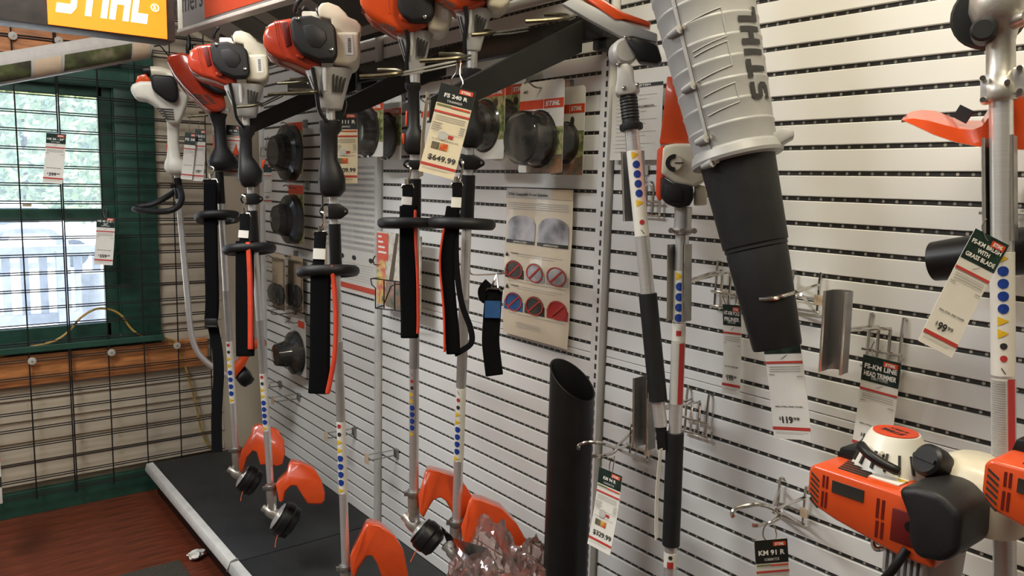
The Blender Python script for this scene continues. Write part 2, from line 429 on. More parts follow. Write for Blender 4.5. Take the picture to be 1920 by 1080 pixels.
# lamps under the ceiling
for i, ((x, y), pw, lc) in enumerate(LAMPS):
    t = thing('ceiling_light', ['fluorescent ceiling light nearest the window wall', 'fluorescent ceiling light above the engine units', 'cool white ceiling light behind the camera', 'ceiling light over the middle of the aisle'][i], 'lamp', (x, y, 2.70), group='ceiling lights of the shop')
    MB().box((0, 0, .03), (1.24, .32, .06)).build('housing', 'white_plastic', t, bevel=.004)
    MB().box((0, 0, -.004), (1.18, .27, .008)).build('diffuser', 'lamp_glow', t)
    la = bpy.data.lights.new('lamp', 'AREA'); la.shape = 'RECTANGLE'; la.size = 1.18; la.size_y = .27; la.energy = pw; la.color = lc
    lo = bpy.data.objects.new('lamp_light', la); COL.objects.link(lo); lo.parent = t; lo.location = (0, 0, -.012)
# ================================================================ outside the window
g = tagit(MB().box((-33.5, -1, -.62), (61, 90, .1)).build('yard', 'ground', smooth=False), 'bright sunlit gravel yard outside the window', 'ground'); struct(g)
tagit(MB().box((-3.55, -1.6, -.30), (1.9, 6, .5)).build('porch_deck', 'ground', smooth=False), 'sunlit porch floor just outside the window', 'porch')
RX = -3.9
rl = thing('porch_railing', 'grey weathered porch railing with balusters outside the window', 'railing', (RX, -1.5, -.05))
def RP(px, py): return at(px, py, X=RX)-V((RX, -1.5, -.05))
a = RP(0, 472); b = RP(230, 468)
MB().box((0, .0, a.z), (.09, 4.2, .055)).build('top_rail', 'weathered', rl); zt = a.z
zb = RP(40, 600).z
MB().box((0, .0, zb), (.05, 4.2, .06)).build('bottom_rail', 'weathered', rl)
bl = None
for px in (-60, -25, 12, 47, 82, 148, 182, 216):
    yb = RP(px, 530).y
    if bl is None: bl = o = MB().box((0, 0, (zt+zb)/2), (.035, .042, zt-zb)).build('baluster', 'weathered', rl); 
    else: o = bl.copy(); COL.objects.link(o)
    o.location.y = yb
yb = RP(118, 530).y
MB().box((.02, yb, zt/2), (.08, .07, zt)).build('post', 'weathered', rl)
bx = thing('rustic_post', 'dark weathered wooden post standing outside behind the cord', 'post', V((-3.4, at(183, 600, X=-3.4).y, -.05)))
c = at(183, 510, X=-3.4)-ROOTM[bx.name].translation
MB().loft([ellipse(0, 0, 0, .07, .095, 12, 3), ellipse(0, 0, c.z*.6, .068, .092, 12, 3), ellipse(.005, 0, c.z, .065, .088, 12, 3)]).build('trunk', 'weathered', bx)
ar = thing('tube_frame', 'rounded grey tube frame standing beyond the porch railing', 'frame', at(55, 560, X=-5.2))
q = [at(*s, X=-5.2) for s in ((-8, 600), (-6, 470), (2, 445), (20, 431), (88, 430), (105, 440), (117, 462), (122, 600))]
MB().tube(smooth_path(q, 5), .045, 8).build('hoop', 'weathered', ar, world=True)
MB().tube([at(-6, 492, X=-5.2), at(120, 490, X=-5.2)], .06, 8).build('crossbar', 'weathered', ar, world=True)
cr = thing('parked_car', 'white parked car glimpsed far outside the window', 'car', at(2, 318, X=-19))
b = MB().loft([[V((-.8, x, z)) for x, z in q] for q in [[(-1.9, .3), (1.9, .3), (2.0, .8), (1.1, .9), (.6, 1.4), (-.9, 1.4), (-1.6, .95), (-2.0, .85)]]*1]+[[V((.8, x, z)) for x, z in [(-1.9, .3), (1.9, .3), (2.0, .8), (1.1, .9), (.6, 1.4), (-.9, 1.4), (-1.6, .95), (-2.0, .85)]]])
cb = b.build('body', 'car_white', cr, bevel=.08)
MB().box((.79, -.15, 1.13), (.06, 1.3, .36)).build('side_window', 'car_glass', cr, bevel=.02)
for wy in (-1.15, 1.15): MB().lathe([(.01, -.1), (.3, -.1), (.32, 0), (.3, .1), (.01, .1)], 16, Matrix.Translation((.75, wy, .3)) @ Matrix.Rotation(math.pi/2, 4, 'Y')).build('wheel', 'rubber', cr)
cr.rotation_euler.z = .1; cr.location.z = -.55
rnd = random.Random(3)
for i, (px, py, X, s) in enumerate(((40, 225, -27, 4.0), (190, 222, -38, 5.4), (-100, 205, -52, 7.5))):
    c = at(px, py, X=X)
    t = thing('leafy_tree', ['sunlit leafy tree beyond the left window pane', 'sunlit leafy tree beyond the right window pane', 'large leafy tree at the far left of the yard', 'leafy tree hidden behind the green window casing'][i], 'tree', (c.x, c.y, -.57), group='trees beyond the yard')
    MB().tube([(0, 0, 0), (.05, .1, c.z*.6), (0, 0, c.z+.6)], [.16, .12, .08], 8).build('trunk', 'bark', t)
    f = MB()
    for k in range(9000):
        u = V((rnd.gauss(0, 1), rnd.gauss(0, 1), rnd.gauss(0, .9))).normalized()
        r = s*(.55+.45*rnd.random()**.5)*(1+.35*noise.noise(u*2.2+V((i, 0, 0))))
        pz = u*r*V((1, 1, .85)).length/1.68; pz.z = pz.z*.9+c.z+.57
        a = V((rnd.gauss(0, 1), rnd.gauss(0, 1), rnd.gauss(0, 1))).normalized()*.15; b2 = a.orthogonal().normalized()*.09
        f.add([pz-a, pz+b2, pz+a, pz-b2], [(0, 1, 2, 3)])
    fo = f.build('foliage', 'foliage', t, smooth=False); struct(fo, 'stuff')
# ================================================================ trimmer rack: wall rail, slanted arms, prong hooks
rk = thing('hanging_rail', 'black steel rail running along the slat wall behind the trimmers', 'rail', (-.9, -.08, 1.9))
MB().box((0, 0, .015), (1.94, .03, .058)).build('bar', 'rack', rk, bevel=.003)
for x in (.96, -.32): MB().box((x-.02, .045, .0), (.05, .085, .075)).build('bracket', 'rack', rk, bevel=.003)
def arm(x, lab, ye, k=0):
    t = thing('slanted_arm', lab, 'rack arm', (x, -.10, 1.93), group='slanted arms of the trimmer rack')
    z = lambda y: 1.908+(y+.10)*.46-1.93
    pr = [(-.10-y0, z(y0)) for y0 in (-.10, ye)]
    prof = [(0, z(-.1)+.022), (0, z(-.1)-.05), (ye+.10, z(ye)-.05), (ye+.10, z(ye))]
    Mx = Matrix(((0, 1, 0, 0), (1, 0, 0, 0), (0, 0, 1, 0), (0, 0, 0, 1)))
    MB().prism(prof, -.0035, .0035, Mx).build('plate', 'rack', t, bevel=.001, segs=1)
    MB().prism([(0, z(-.1)+.026), (0, z(-.1)+.020), (ye+.10, z(ye)-.002), (ye+.10, z(ye)+.003)], -.012, .0036, Mx).build('lip', 'rack', t, bevel=.001, segs=1)
    MB().prism([(0, z(-.1)-.046), (0, z(-.1)-.051), (ye+.10, z(ye)-.051), (ye+.10, z(ye)-.046)], -.012, .0036, Mx).build('lower_lip', 'rack', t, bevel=.001, segs=1)
    return t
arm(0, 'slanted black arm carrying the $649.99 tag', -.535)
arm(-.61, 'slanted black arm behind the two orange engines', -.47)
arm(-1.22, 'slanted black arm between the two red engines', -.505)
def prongs(lab, px0, px1, py, D, root_px, rootD, r=.0048, spread=13):
    """U-shaped cradle: two prongs towards the aisle, stem running back to the rack"""
    a = at(px1, py, D=D); t = thing('prong_hook', lab, 'hook', a, group='prong hooks of the trimmer rack')
    near = [at(px0, py+spread*.55, D=D-.035), at(lerp(px0, px1, .5), py+spread*.38, D=D-.028), at(px1-6, py+spread*.1, D=D-.02), at(px1+3, py-spread*.1, D=D), at(px1-8, py-spread*.38, D=D+.03), at(lerp(px0, px1, .45), py-spread*.42, D=D+.04)]
    MB().tube(smooth_path(near, 5), r, 8).build('cradle', 'bronze', t, world=True)
    e = at(*root_px, D=rootD)
    MB().tube([at(px1+2, py, D=D+.005), lerp(a, e, .5), e], r*.62, 6).tube([at(px1+2, py+4, D=D+.005), lerp(a, e, .5)+V((0, 0, -.008)), e+V((0, 0, -.008))], r*.5, 6).build('stem', 'zinc', t, world=True)
    return t
prongs('empty bronze prong hook left of the $649.99 tag', 674, 750, 137, 1.72, (866, 112), 1.74)
prongs('bronze prong hook the $649.99 tag hangs from', 787, 868, 107, 1.70, (882, 104), 1.76)
prongs('empty bronze prong hook at the right end of the rail', 985, 1064, 33, 1.80, (1078, 27), 1.98)
prongs('bronze prong hook behind the right orange engine', 884, 924, 61, 1.86, (990, 52), 2.05, spread=8)
prongs('bronze prong hook cradling the right red engine', 502, 592, 172, 2.06, (640, 178), 2.30, spread=8)
prongs('dark prong hook cradling the left red engine', 444, 487, 196, 2.55, (530, 176), 2.75, spread=8)
prongs('prong hook glimpsed between the two red engines', 520, 575, 152, 2.55, (590, 165), 2.62, spread=8)
prongs('prong hook behind the white engine trimmer', 352, 400, 214, 3.2, (430, 205), 3.0, spread=8)

# ================================================================ trimmers
def axis_frame(top, bot, Dt, Db):
    A = at(*top, D=Dt); B = at(*bot, D=Db)
    return A, B, frame(A, A-B, CAM-A)
class Trim:
    def __init__(s, label, top, bot, Dt, Db, r=.0118, group='line trimmers hanging on the rack'):
        s.A, s.B, M = axis_frame(top, bot, Dt, Db); s.top = top; s.Dt = Dt
        s.t = thing('line_trimmer', label, 'trimmer', M=M, group=group); s.inv = M.inverted(); s.ppm = FPX/Dt; s.r = r
        s.len = (s.A-s.B).length
    def z(s, py):       # local height on the tube axis seen at row py
        a, b = -.4, 1.3
        for _ in range(40):
            m = (a+b)/2; y = proj(s.A.lerp(s.B, m))[1]
            if y < py: a = m
            else: b = m
        return -a*s.len
    def pm(s, py): return FPX/proj(s.A.lerp(s.B, -s.z(py)/s.len))[2]
    def x(s, px, py):
        p = s.A.lerp(s.B, -s.z(py)/s.len); q = proj(p); return (px-q[0])*q[2]/FPX
    def o(s, pts):      # outline from pixels around the engine, in local x,z
        return [((px-s.top[0])/s.ppm, (s.top[1]-py)/s.ppm) for px, py in pts]
    def pr(s, name, m, pts, y0, y1, bevel=.008, segs=3, parent=None):
        return MB().prism(s.o(pts), y0, y1).build(name, m, parent or s.t, bevel=bevel, segs=segs)
    def L(s, px, py): return ((px-s.top[0])/s.ppm, (s.top[1]-py)/s.ppm)
    def tube(s, y0, y1, r, m, name, n=14):
        return MB().lathe([(r*.9, s.z(y0)), (r, s.z(y0)-.001), (r, s.z(y1)+.001), (r*.9, s.z(y1))], n).build(name, m, s.t)
    def handle(s, rows, depth=.85, m='charcoal'):
        rings = []
        for py, cx, hw in rows:
            k = s.pm(py); rings.append(ellipse(s.x(cx, py), -.004, s.z(py), hw/k, hw/k*depth+.002, 20, 2.6))
        return MB().loft(rings).build('control_handle', m, s.t, ang=60)
    def loop(s, py, x0, x1, r=.0148, depth=.10, tilt=.10):
        k = s.pm(py); cx = s.x((x0+x1)/2, py); a = (x1-x0)/2/k-r; z = s.z(py); pts = []
        for q in range(28):
            u = 2*math.pi*q/28; c, d = math.cos(u), math.sin(u)
            X = cx+a*math.copysign(abs(c)**.75, c); Y = depth*.35+depth*math.copysign(abs(d)**.75, d)-depth*.35
            pts.append((X, Y, z-(Y)*tilt))
        h = MB().tube(pts, r, 10, closed=True).build('loop_handle', 'rubber', s.t)
        MB().box((0, .0, z+.004), (.036, .04, .03)).build('handle_clamp', 'black', s.t, bevel=.006)
        return h
    def clamp(s, y0, y1, left):
        z0, z1 = s.z(y0), s.z(y1); r = s.r+.008; zm = (z0+z1)/2; k = s.pm(y0); xl = s.x(left, y0)
        MB().prism([(-r*.8, z0), (r*.8, z0), (r*1.9, zm+.004), (r*1.9, zm-.006), (r*.9, z1), (-r*.8, z1)], -r, r).build('harness_clamp', 'black', s.t, bevel=.003)
        MB().tube(smooth_path([(-r*.7, 0, z0-.002), (xl*.8, -.004, z0-.004), (xl, -.006, zm), (xl*.75, -.004, z1+.006), (-r*.7, 0, z1+.004)], 4), .0032, 7).build('hanger_ring', 'black', s.t)
        MB().lathe([(.0001, -.003), (.0035, -.002), (.0035, .001), (.0001, .001)], 8, Matrix.Translation((r*1.5, -r, zm)) @ Matrix.Rotation(math.pi/2, 4, 'X')).build('screw', 'chrome', s.t)
    def label(s, y0, y1, kinds='vrnttbbbbt', side=-.6):
        """printed warning sleeve wrapped on the tube with pictograms"""
        r = s.r+.0006; sl = s.tube(y0, y1, r, 'paper', 'warning_label'); z0, z1 = s.z(y0), s.z(y1); n = len(kinds); st = (z0-z1)/n
        groups = {}
        for i, kd in enumerate(kinds):
            zc = z0-st*(i+.5); h = min(st*.40, .0095)
            if kd == ' ': continue
            m = {'t': 'yellow', 'b': 'sign_blue', 'r': 'sign_red', 'n': 'ink', 'v': 'ink', 'g': 'ink_grey', 'R': 'sign_red'}[kd]
            b = MB(); groups[i] = (m, b)
            if kd in 'nrv': h *= .66
            if kd == 't': poly = [(-1, -1), (1, 0), (-1, 1)]
            elif kd == 'v': poly = [(-.8, .9), (-.5, .9), (.6, -.9), (.3, -.9)]
            elif kd in 'gR': poly = [(-1, -1.05), (1, -1.05), (1, 1.05), (-1, 1.05)]
            else: poly = [(math.cos(q*math.pi/6), math.sin(q*math.pi/6)) for q in range(12)]
            vs = []; gx = 5
            pts = poly
            c = [(sum(p[0] for p in pts)/len(pts), sum(p[1] for p in pts)/len(pts))]
            def mp(p):
                a = -math.pi/2+side*.55+p[0]*h/r; return V((math.cos(a)*(r+.0005), math.sin(a)*(r+.0005), zc+p[1]*h))
            N = len(pts); o = len(b.v); dens = []
            for q in range(N):
                p, p2 = pts[q], pts[(q+1) % N]
                for e in range(3): dens.append((p[0]+(p2[0]-p[0])*e/3, p[1]+(p2[1]-p[1])*e/3))
            rr = [[mp((c[0][0]+(p[0]-c[0][0])*f, c[0][1]+(p[1]-c[0][1])*f)) for p in dens] for f in (1, .6, .05)]
            b.loft(rr, caps=False)
        for m, b in groups.values(): b.build('pictogram', m, sl)
        return sl
    def head(s, py, cx, rad, dirv=(.80, -.10, -.58), dark=True):
        """gearbox, knob and spool head at the foot of the tube"""
        k = s.pm(py); z = s.z(py); t = s.t
        d = V(dirv).normalized(); R_ = rad/k; o = V((0, 0, z+.01))
        MB().lathe([(s.r+.004, z+.105), (s.r+.005, z+.10), (s.r+.0045, z+.03), (s.r+.002, z+.0)], 16).build('gear_tube', 'cast_metal', t)
        MB().lathe([(s.r+.006, z+.112), (s.r+.0075, z+.110), (s.r+.0075, z+.096), (s.r+.006, z+.094)], 16).box((-s.r-.008, 0, z+.102), (.014, .012, .010)).build('clamp_collar', 'zinc', t)
        rot = d.to_track_quat('Z', 'Y').to_matrix().to_4x4(); Mh = Matrix.Translation(o) @ rot
        MB().lathe([(.0001, -.040), (.011, -.040), (.012, -.036), (.012, -.024), (.017, -.018), (.020, .0), (.019, .014)], 16, Mh).build('gear_head', 'cast_metal', t)
        hd = MB().lathe([(.019, .012), (R_*.62, .016), (R_*.78, .020), (R_*.80, .024)], 28, Mh).build('thrust_plate', 'alu', t)
        sp = MB().lathe([(R_*.80, .0225), (R_*.88, .022), (R_*.90, .030), (R_*.97, .034), (R_, .040), (R_, .058), (R_*.92, .064), (R_*.90, .080), (R_*.55, .088), (.0001, .088)], 30, Mh).build('spool_head', 'black', t, ang=25)
        e = Mh @ V((0, -R_*.8, .05)); MB().tube(smooth_path([Mh @ V((-R_*.7, -R_*.6, .05)), Mh @ V((-R_*1.1, -R_*.9, .055)), Mh @ V((-R_*1.6, -R_*1.0, .06))], 4), .0013, 5).build('cutting_line', 'line', sp)
    def guard(s, pts, D, depth=.085):
        """orange deflector: moulded shell seen edge-on from the aisle"""
        m0 = len(pts)*2//3; c0 = (sum(p[0] for p in pts[m0:])/(len(pts)-m0), sum(p[1] for p in pts[m0:])/(len(pts)-m0)); rr = [math.hypot(p[0]-c0[0], p[1]-c0[1]) for p in pts]; r0, r1 = min(rr), max(rr)
        w = [at(px, py, D=D+.045*((q-r0)/(r1-r0))**1.5-.01) for (px, py), q in zip(pts, rr)]; b = MB()
        n = len(w); cen = sum(w, V((0, 0, 0)))/n
        fw = (w[0]-CAM).normalized(); fw.z *= .3; fw.normalize()
        front = [p-fw*.0 for p in w]; back = [p+fw*depth+(cen-p)*.10 for p in w]
        b.add(front+back, [list(range(n)), list(range(2*n-1, n-1, -1))]+[(i, i+n, (i+1) % n+n, (i+1) % n) for i in range(n)])
        g = b.build('deflector', 'guard', s.t, bevel=.017, segs=5, world=True, ang=50)
        return g
def clutch(T, ytop, x0, x1, ybot, xb0, xb1, slots=True):
    k = T.ppm; rings = []
    for f, e in ((0, 4), (.06, 4), (.25, 3.5), (.72, 3), (.97, 3), (1, 3)):
        py = lerp(ytop, ybot, f); g = f**.8
        a = lerp(x0, xb0, g); b = lerp(x1, xb1, g); hw = (b-a)/2/k*(.94 if f in (0, 1) else 1)
        rings.append(ellipse(((a+b)/2-T.top[0])/k, .0, (T.top[1]-py)/k, hw, hw*.9, 24, e))
    c = MB().loft(rings).build('clutch_housing', 'grey_cast', T.t, ang=50)
    b = MB()
    for i in range(4):
        f = .2; px = lerp(x0, x1, .60+.085*i); px2 = lerp(xb0, xb1, .62+.08*i)
        zt = (T.top[1]-lerp(ytop, ybot, .18+.03*i))/k; zb = (T.top[1]-lerp(ytop, ybot, .60))/k
        xt = (lerp(px, px2, .2)-T.top[0])/k; xb = (lerp(px, px2, .6)-T.top[0])/k
        hw = (x1-x0)/2/k; yy = -hw*.9*.88
        b.add([(xt-.0022, yy-.004, zt), (xt+.0022, yy-.004, zt), (xb+.0022, yy*.80-.004, zb), (xb-.0022, yy*.80-.004, zb), (xt-.0022, yy+.02, zt), (xt+.0022, yy+.02, zt), (xb+.0022, yy*.80+.02, zb), (xb-.0022, yy*.80+.02, zb)], [(0, 1, 2, 3), (4, 7, 6, 5), (0, 4, 5, 1), (1, 5, 6, 2), (2, 6, 7, 3), (3, 7, 4, 0)])
    for i in range(3):
        px = lerp(x0, x1, .06+.075*i); px2 = lerp(xb0, xb1, .10+.07*i); zt = (T.top[1]-lerp(ytop, ybot, .22))/k; zb = (T.top[1]-lerp(ytop, ybot, .72))/k
        xt = (lerp(px, px2, .2)-T.top[0])/k; xb = (lerp(px, px2, .7)-T.top[0])/k; hw = (x1-x0)/2/k
        b.add([(xt-.0016, -hw*.62, zt), (xt+.0016, -hw*.66, zt), (xb+.0016, -hw*.52, zb), (xb-.0016, -hw*.48, zb)], [(0, 1, 2, 3)])
    if slots: b.build('cooling_vents', 'slot', c, smooth=False)
    MB().lathe([(.0001, .012), (.006, .010), (.007, -.02), (.004, -.05)], 10, Matrix.Translation((lerp(x0, x1, .42)/k-T.top[0]/k, -(x1-x0)/2/k*.86, (T.top[1]-lerp(ytop, ybot, .12))/k))).build('rib', 'grey_cast', c)
    return c
def engine(T, cowl='red_cowl'):
    """two red engines share this: cowl left, filter cover towards the aisle, tank right. Outlines were read at the nearer one"""
    k = T.k; O = lambda pts: [((px-620)*k, (208-py)*k) for px, py in pts]
    t = T.t
    E1 = MB().prism(O([(506, 104), (506, 82), (512, 64), (528, 54), (553, 49), (605, 52), (606, 140), (588, 143), (560, 130), (530, 121), (514, 112)]), -.052, .085).build('engine_cowl', cowl, t, bevel=.022, segs=4)
    MB().prism(O([(538, 60), (549, 56), (556, 96), (546, 102)]), -.0545, -.040).build('air_slot', 'dark_red', E1, bevel=.002)
    MB().prism(O([(511, 66), (523, 62), (524, 74), (512, 77)]), -.0475, -.030).build('sticker', 'olive', E1, bevel=.001)
    for dx in (0, 4, 8): MB().tube([(x*1.0, -.053+.0002*dx, z) for x, z in O([(527+dx, 56+dx*.1), (529+dx, 80), (534+dx, 104), (545+dx, 122)])], .0014, 5).build('cowl_rib', cowl, E1)
    E2 = MB().prism(O([(554, 62), (560, 52), (592, 49), (627, 60), (634, 70), (636, 116), (630, 127), (602, 128), (572, 116), (558, 96)]), -.088, -.045).build('filter_cover', 'charcoal', t, bevel=.013, segs=4)
    MB().prism(O([(576, 68), (598, 64), (616, 76), (619, 92), (606, 108), (590, 106), (580, 92)]), -.0895, -.080).build('cover_panel', 'charcoal', E2, bevel=.004)
    for px, py in ((568, 57), (625, 109)):
        x, z = O([(px, py)])[0]; MB().lathe([(.0001, .006), (.0045, .005), (.005, 0), (.0001, 0)], 10, Matrix.Translation((x, -.088, z)) @ Matrix.Rotation(math.pi/2, 4, 'X')).build('screw', 'chrome', E2)
    MB().prism(O([(562, 114), (577, 117), (575, 123), (563, 120)]), -.064, -.05).build('tab', cowl, E1, bevel=.002)
    K1 = MB().prism(O([(631, 74), (676, 72), (677, 116), (671, 128), (656, 133), (626, 130)]), -.072, .070).build('fuel_tank', 'cream', t, bevel=.010, segs=3)
    MB().prism(O([(629, 76), (626, 50), (606, 47), (603, 32), (610, 22), (622, 20), (640, 26), (653, 38), (656, 44), (672, 50), (680, 60), (680, 72), (674, 76)]), -.060, .060).build('tank_shoulder', 'cream', K1, bevel=.012, segs=3)
    MB().prism(O([(648, 79), (663, 78), (664, 114), (650, 115)]), -.0728, -.0715).build('barcode_label', 'paper', K1)
    bb = MB()
    for i in range(9): (x0, z0), (x1, z1) = O([(654, 85+i*2.9), (660, 86.6+i*2.9)]); bb.rect(x0, x1, z1, z0, -.0731)
    bb.build('barcode', 'ink', K1, smooth=False)
    (x, z), = O([(607, 36)]); Mx = Matrix.Translation((x, -.015, z)) @ Matrix.Rotation(-math.pi/2, 4, 'Y')
    MB().lathe([(.0001, .012), (.018, .012), (.0205, .008), (.0205, -.010), (.015, -.014)], 20, Mx).box((0, 0, .016), (.010, .034, .010), Mx).build('filler_cap', 'black', t, bevel=.0012, segs=1)
    (x, z), = O([(590, 40)]); MB().box((x, .0, z-.006), (.045, .07, .034)).build('starter_housing', 'white_plastic', t, bevel=.006)
    g = O([(598, 38), (577, 27)]); MB().tube([(g[0][0], -.012, g[0][1]), (g[1][0], -.03, g[1][1])], .006, 8).build('starter_neck', 'black', t)
    g = O([(563, 37), (565, 26), (571, 17), (577, 13)]); MB().tube(smooth_path([(q[0], -.03-.004*i, q[1]) for i, q in enumerate(g)], 3), [.003]+[.0062]*8+[.004], 8).build('starter_grip', 'black', t)
    g = O([(590, 136), (594, 160), (597, 190), (600, 212), (612, 230)]); MB().tube(smooth_path([(q[0], -.055+.006*i, q[1]) for i, q in enumerate(g)], 4), .0055, 8).build('cable_conduit', 'black', t)
# --- right red engine trimmer (the one beside the $409.99 tag)
T3 = T = Trim('line trimmer with red engine, cream tank and $409.99 tag', (620, 208), (649, 1085), 2.11, 2.22); T.k = 1/T.ppm
engine(T); clutch(T, 134, 574, 664, 206, 601, 641)
T.tube(205, 1088, T.r, 'alu', 'drive_tube')
T.handle([(226, 620, 13), (228, 620, 21), (245, 619, 21), (254, 617, 16), (300, 617, 16), (318, 620, 22), (335, 622, 25), (357, 623, 25), (369, 623, 15)])
def lever(T, pts, y0=-.008, y1=.008, name='throttle_lever'): return T.pr(name, 'logo_red', pts, y0, y1, bevel=.002, segs=1)
lever(T, [(600, 282), (607, 282), (605, 305), (600, 320), (597, 318)]); lever(T, [(595, 331), (600, 330), (601, 350), (597, 352)], -.016, -.008, 'stop_button')
T.clamp(382, 411, 601); T.tube(420, 496, T.r+.005, 'black', 'sleeve'); T.loop(509, 557, 674)
T.tube(640, 790, T.r+.0006, 'alu_dull', 'plain_sticker'); T.label(790, 925, 'rnttbbbbt', -.9)
T.guard([(656, 1042), (668, 1020), (684, 986), (690, 980), (712, 984), (741, 1006), (757, 1032), (766, 1078), (762, 1110), (722, 1104), (706, 1056), (697, 1043), (688, 1044), (673, 1066), (664, 1090), (657, 1070)], 2.16)
T.head(1130, 650, 34)
# --- left red engine trimmer
T2 = T = Trim('line trimmer with red engine and cream tank, further from the camera', (461, 221), (511, 962), 2.60, 2.72); T.k = 2.11/FPX
engine(T); clutch(T, 163, 424, 498, 220, 445, 480)
T.tube(218, 905, T.r, 'alu', 'drive_tube')
T.handle([(236, 461, 10), (238, 462, 15), (251, 462, 15), (259, 461, 11), (294, 461, 12), (309, 466, 18), (322, 469, 22), (341, 469, 21), (351, 469, 11)])
lever(T, [(447, 283), (451, 283), (451, 305), (447, 318)]); lever(T, [(484, 302), (492, 298), (486, 316), (484, 316)])
T.clamp(363, 384, 452); T.tube(395, 458, T.r+.005, 'black', 'sleeve'); T.loop(467, 420, 517)
T.tube(600, 700, T.r+.0006, 'alu_dull', 'plain_sticker'); T.label(700, 808, 'rnttbbbbt', -.9)
T.guard([(523, 943), (516, 908), (536, 890), (541, 870), (548, 865), (565, 868), (590, 879), (603, 900), (610, 925), (609, 940), (603, 947), (576, 946), (566, 928), (555, 912), (546, 912), (536, 922), (531, 942)], 2.66)
T.head(967, 512, 33)
# --- two big orange engines near the top of the picture
def engine_big(T, dx, dy):
    k = 1/T.ppm; O = lambda pts: [((px-778)*k, (137-py)*k) for px, py in pts]; t = T.t
    E1 = MB().prism(O([(680, 22), (678, -8), (684, -40), (745, -52), (800, -50), (806, 58), (792, 62), (764, 74), (742, 72), (700, 50), (687, 40)]), -.060, .095).build('engine_cowl', 'orange', t, bevel=.022, segs=4)
    b = MB()
    for i in range(7):
        z = 2+i*6; q = O([(680.5+i*.4, z), (687+i*.4, z-5), (687.5+i*.4, z-2), (681+i*.4, z+3)]); b.prism(q, -.046, -.030)
    b.build('cooling_vents', 'dark_red', E1, smooth=False)
    MB().prism(O([(692, -6), (713, -8), (713, 5), (694, 7)]), -.0622, -.05).build('sticker', 'olive', E1)
    MB().tube([(x, -.0605, z) for x, z in O([(728, -40), (728, 10), (732, 40)])], .0018, 5).build('cowl_rib', 'orange', E1)
    E2 = MB().prism(O([(747, -46), (806, -44), (813, -20), (813, 40), (806, 53), (772, 56), (756, 48), (747, 30)]), -.092, -.045).build('filter_cover', 'charcoal', t, bevel=.014, segs=4)
    MB().prism(O([(749, 40), (762, 43), (766, 54), (752, 50)]), -.070, -.05).build('tab', 'orange', E1, bevel=.002)
    x, z = O([(795, 47)])[0]; MB().lathe([(.0001, .005), (.0045, .004), (.005, 0), (.0001, 0)], 10, Matrix.Translation((x, -.092, z)) @ Matrix.Rotation(math.pi/2, 4, 'X')).build('screw', 'chrome', E2)
    K = MB().prism(O([(808, -40), (842, -38), (845, 44), (840, 58), (826, 70), (800, 66)]), -.070, .075).build('fuel_tank', 'cream', t, bevel=.012, segs=3)
    MB().prism(O([(825, 28), (838, 28), (837, 48), (826, 48)]), -.0707, -.0695).build('barcode_label', 'paper', K)
    (x0, z0), (x1, z1) = O([(722, 64), (747, 58)])
    Ml = Matrix.Translation((x0, 0, z0)) @ Matrix.Rotation(math.radians(16), 4, 'Y')
    logo('ink', E1, 0.012, 0.0, .040, .010, -.0612, M=Ml)
    g = O([(762, 66), (766, 90), (763, 115), (764, 140), (766, 158)]); MB().tube(smooth_path([(q[0], -.056+.006*i, q[1]) for i, q in enumerate(g)], 4), .0052, 8).build('cable_conduit', 'black', t)
    kk = lambda a: a
    clutch(T, 64+dy, 740+dx, 814+dx, 137+dy, 764+dx, 793+dx)
T4 = T = Trim('line trimmer with large orange engine, left of two, over a black harness', (778, 137), (776, 985), 1.98, 2.18)
engine_big(T, 0, 0); T.tube(130, 938, T.r+.001, 'alu', 'drive_tube')
T.handle([(155, 774, 10), (156, 774, 15), (166, 774, 15), (172, 775, 11), (238, 776, 11), (250, 776, 18), (262, 776, 20), (280, 776, 20), (290, 776, 12)])
lever(T, [(761, 207), (765, 207), (764, 232), (760, 238)]); lever(T, [(754, 249), (759, 249), (759, 270), (755, 270)], -.022, -.01, 'stop_button')
T.clamp(300, 318, 758); T.tube(335, 409, T.r+.005, 'black', 'sleeve'); T.loop(419, 708, 826, r=.0138)
T.tube(560, 690, T.r+.0016, 'alu_dull', 'plain_sticker'); T.label(694, 818, 'vrnttbbbbt', -.9)
T.guard([(784, 928), (789, 915), (797, 884), (803, 880), (826, 886), (850, 893), (872, 910), (884, 928), (890, 958), (880, 990), (858, 985), (848, 962), (836, 940), (826, 933), (813, 938), (802, 956), (794, 972), (786, 962)], 2.12)
T.head(990, 777, 30, (.72, -.35, -.55))
T5 = T = Trim('line trimmer with large orange engine, behind the $649.99 tag', (886, 95), (855, 1010), 1.92, 2.14, r=.0128)
engine_big(T, 108, -42); T.tube(90, 1010, T.r, 'alu', 'drive_tube')
T.handle([(128, 885, 12), (130, 885, 18), (145, 885, 18), (152, 884, 13), (222, 884, 13), (238, 884, 21), (250, 884, 23), (266, 883, 22), (277, 882, 13)])
T.clamp(290, 318, 862); T.tube(328, 410, T.r+.005, 'black', 'sleeve'); T.loop(420, 801, 930, r=.0145)
T.tube(560, 725, T.r+.0006, 'alu_dull', 'plain_sticker'); T.label(727, 864, 'vrnttbbbbt', -.9)
T.guard([(864, 988), (872, 965), (879, 938), (884, 934), (902, 938), (941, 954), (970, 984), (988, 1015), (991, 1035), (985, 1046), (962, 1052), (944, 1036), (926, 1010), (912, 998), (900, 997), (890, 1010), (880, 1028), (868, 1018)], 2.06)
T.head(1045, 856, 32)
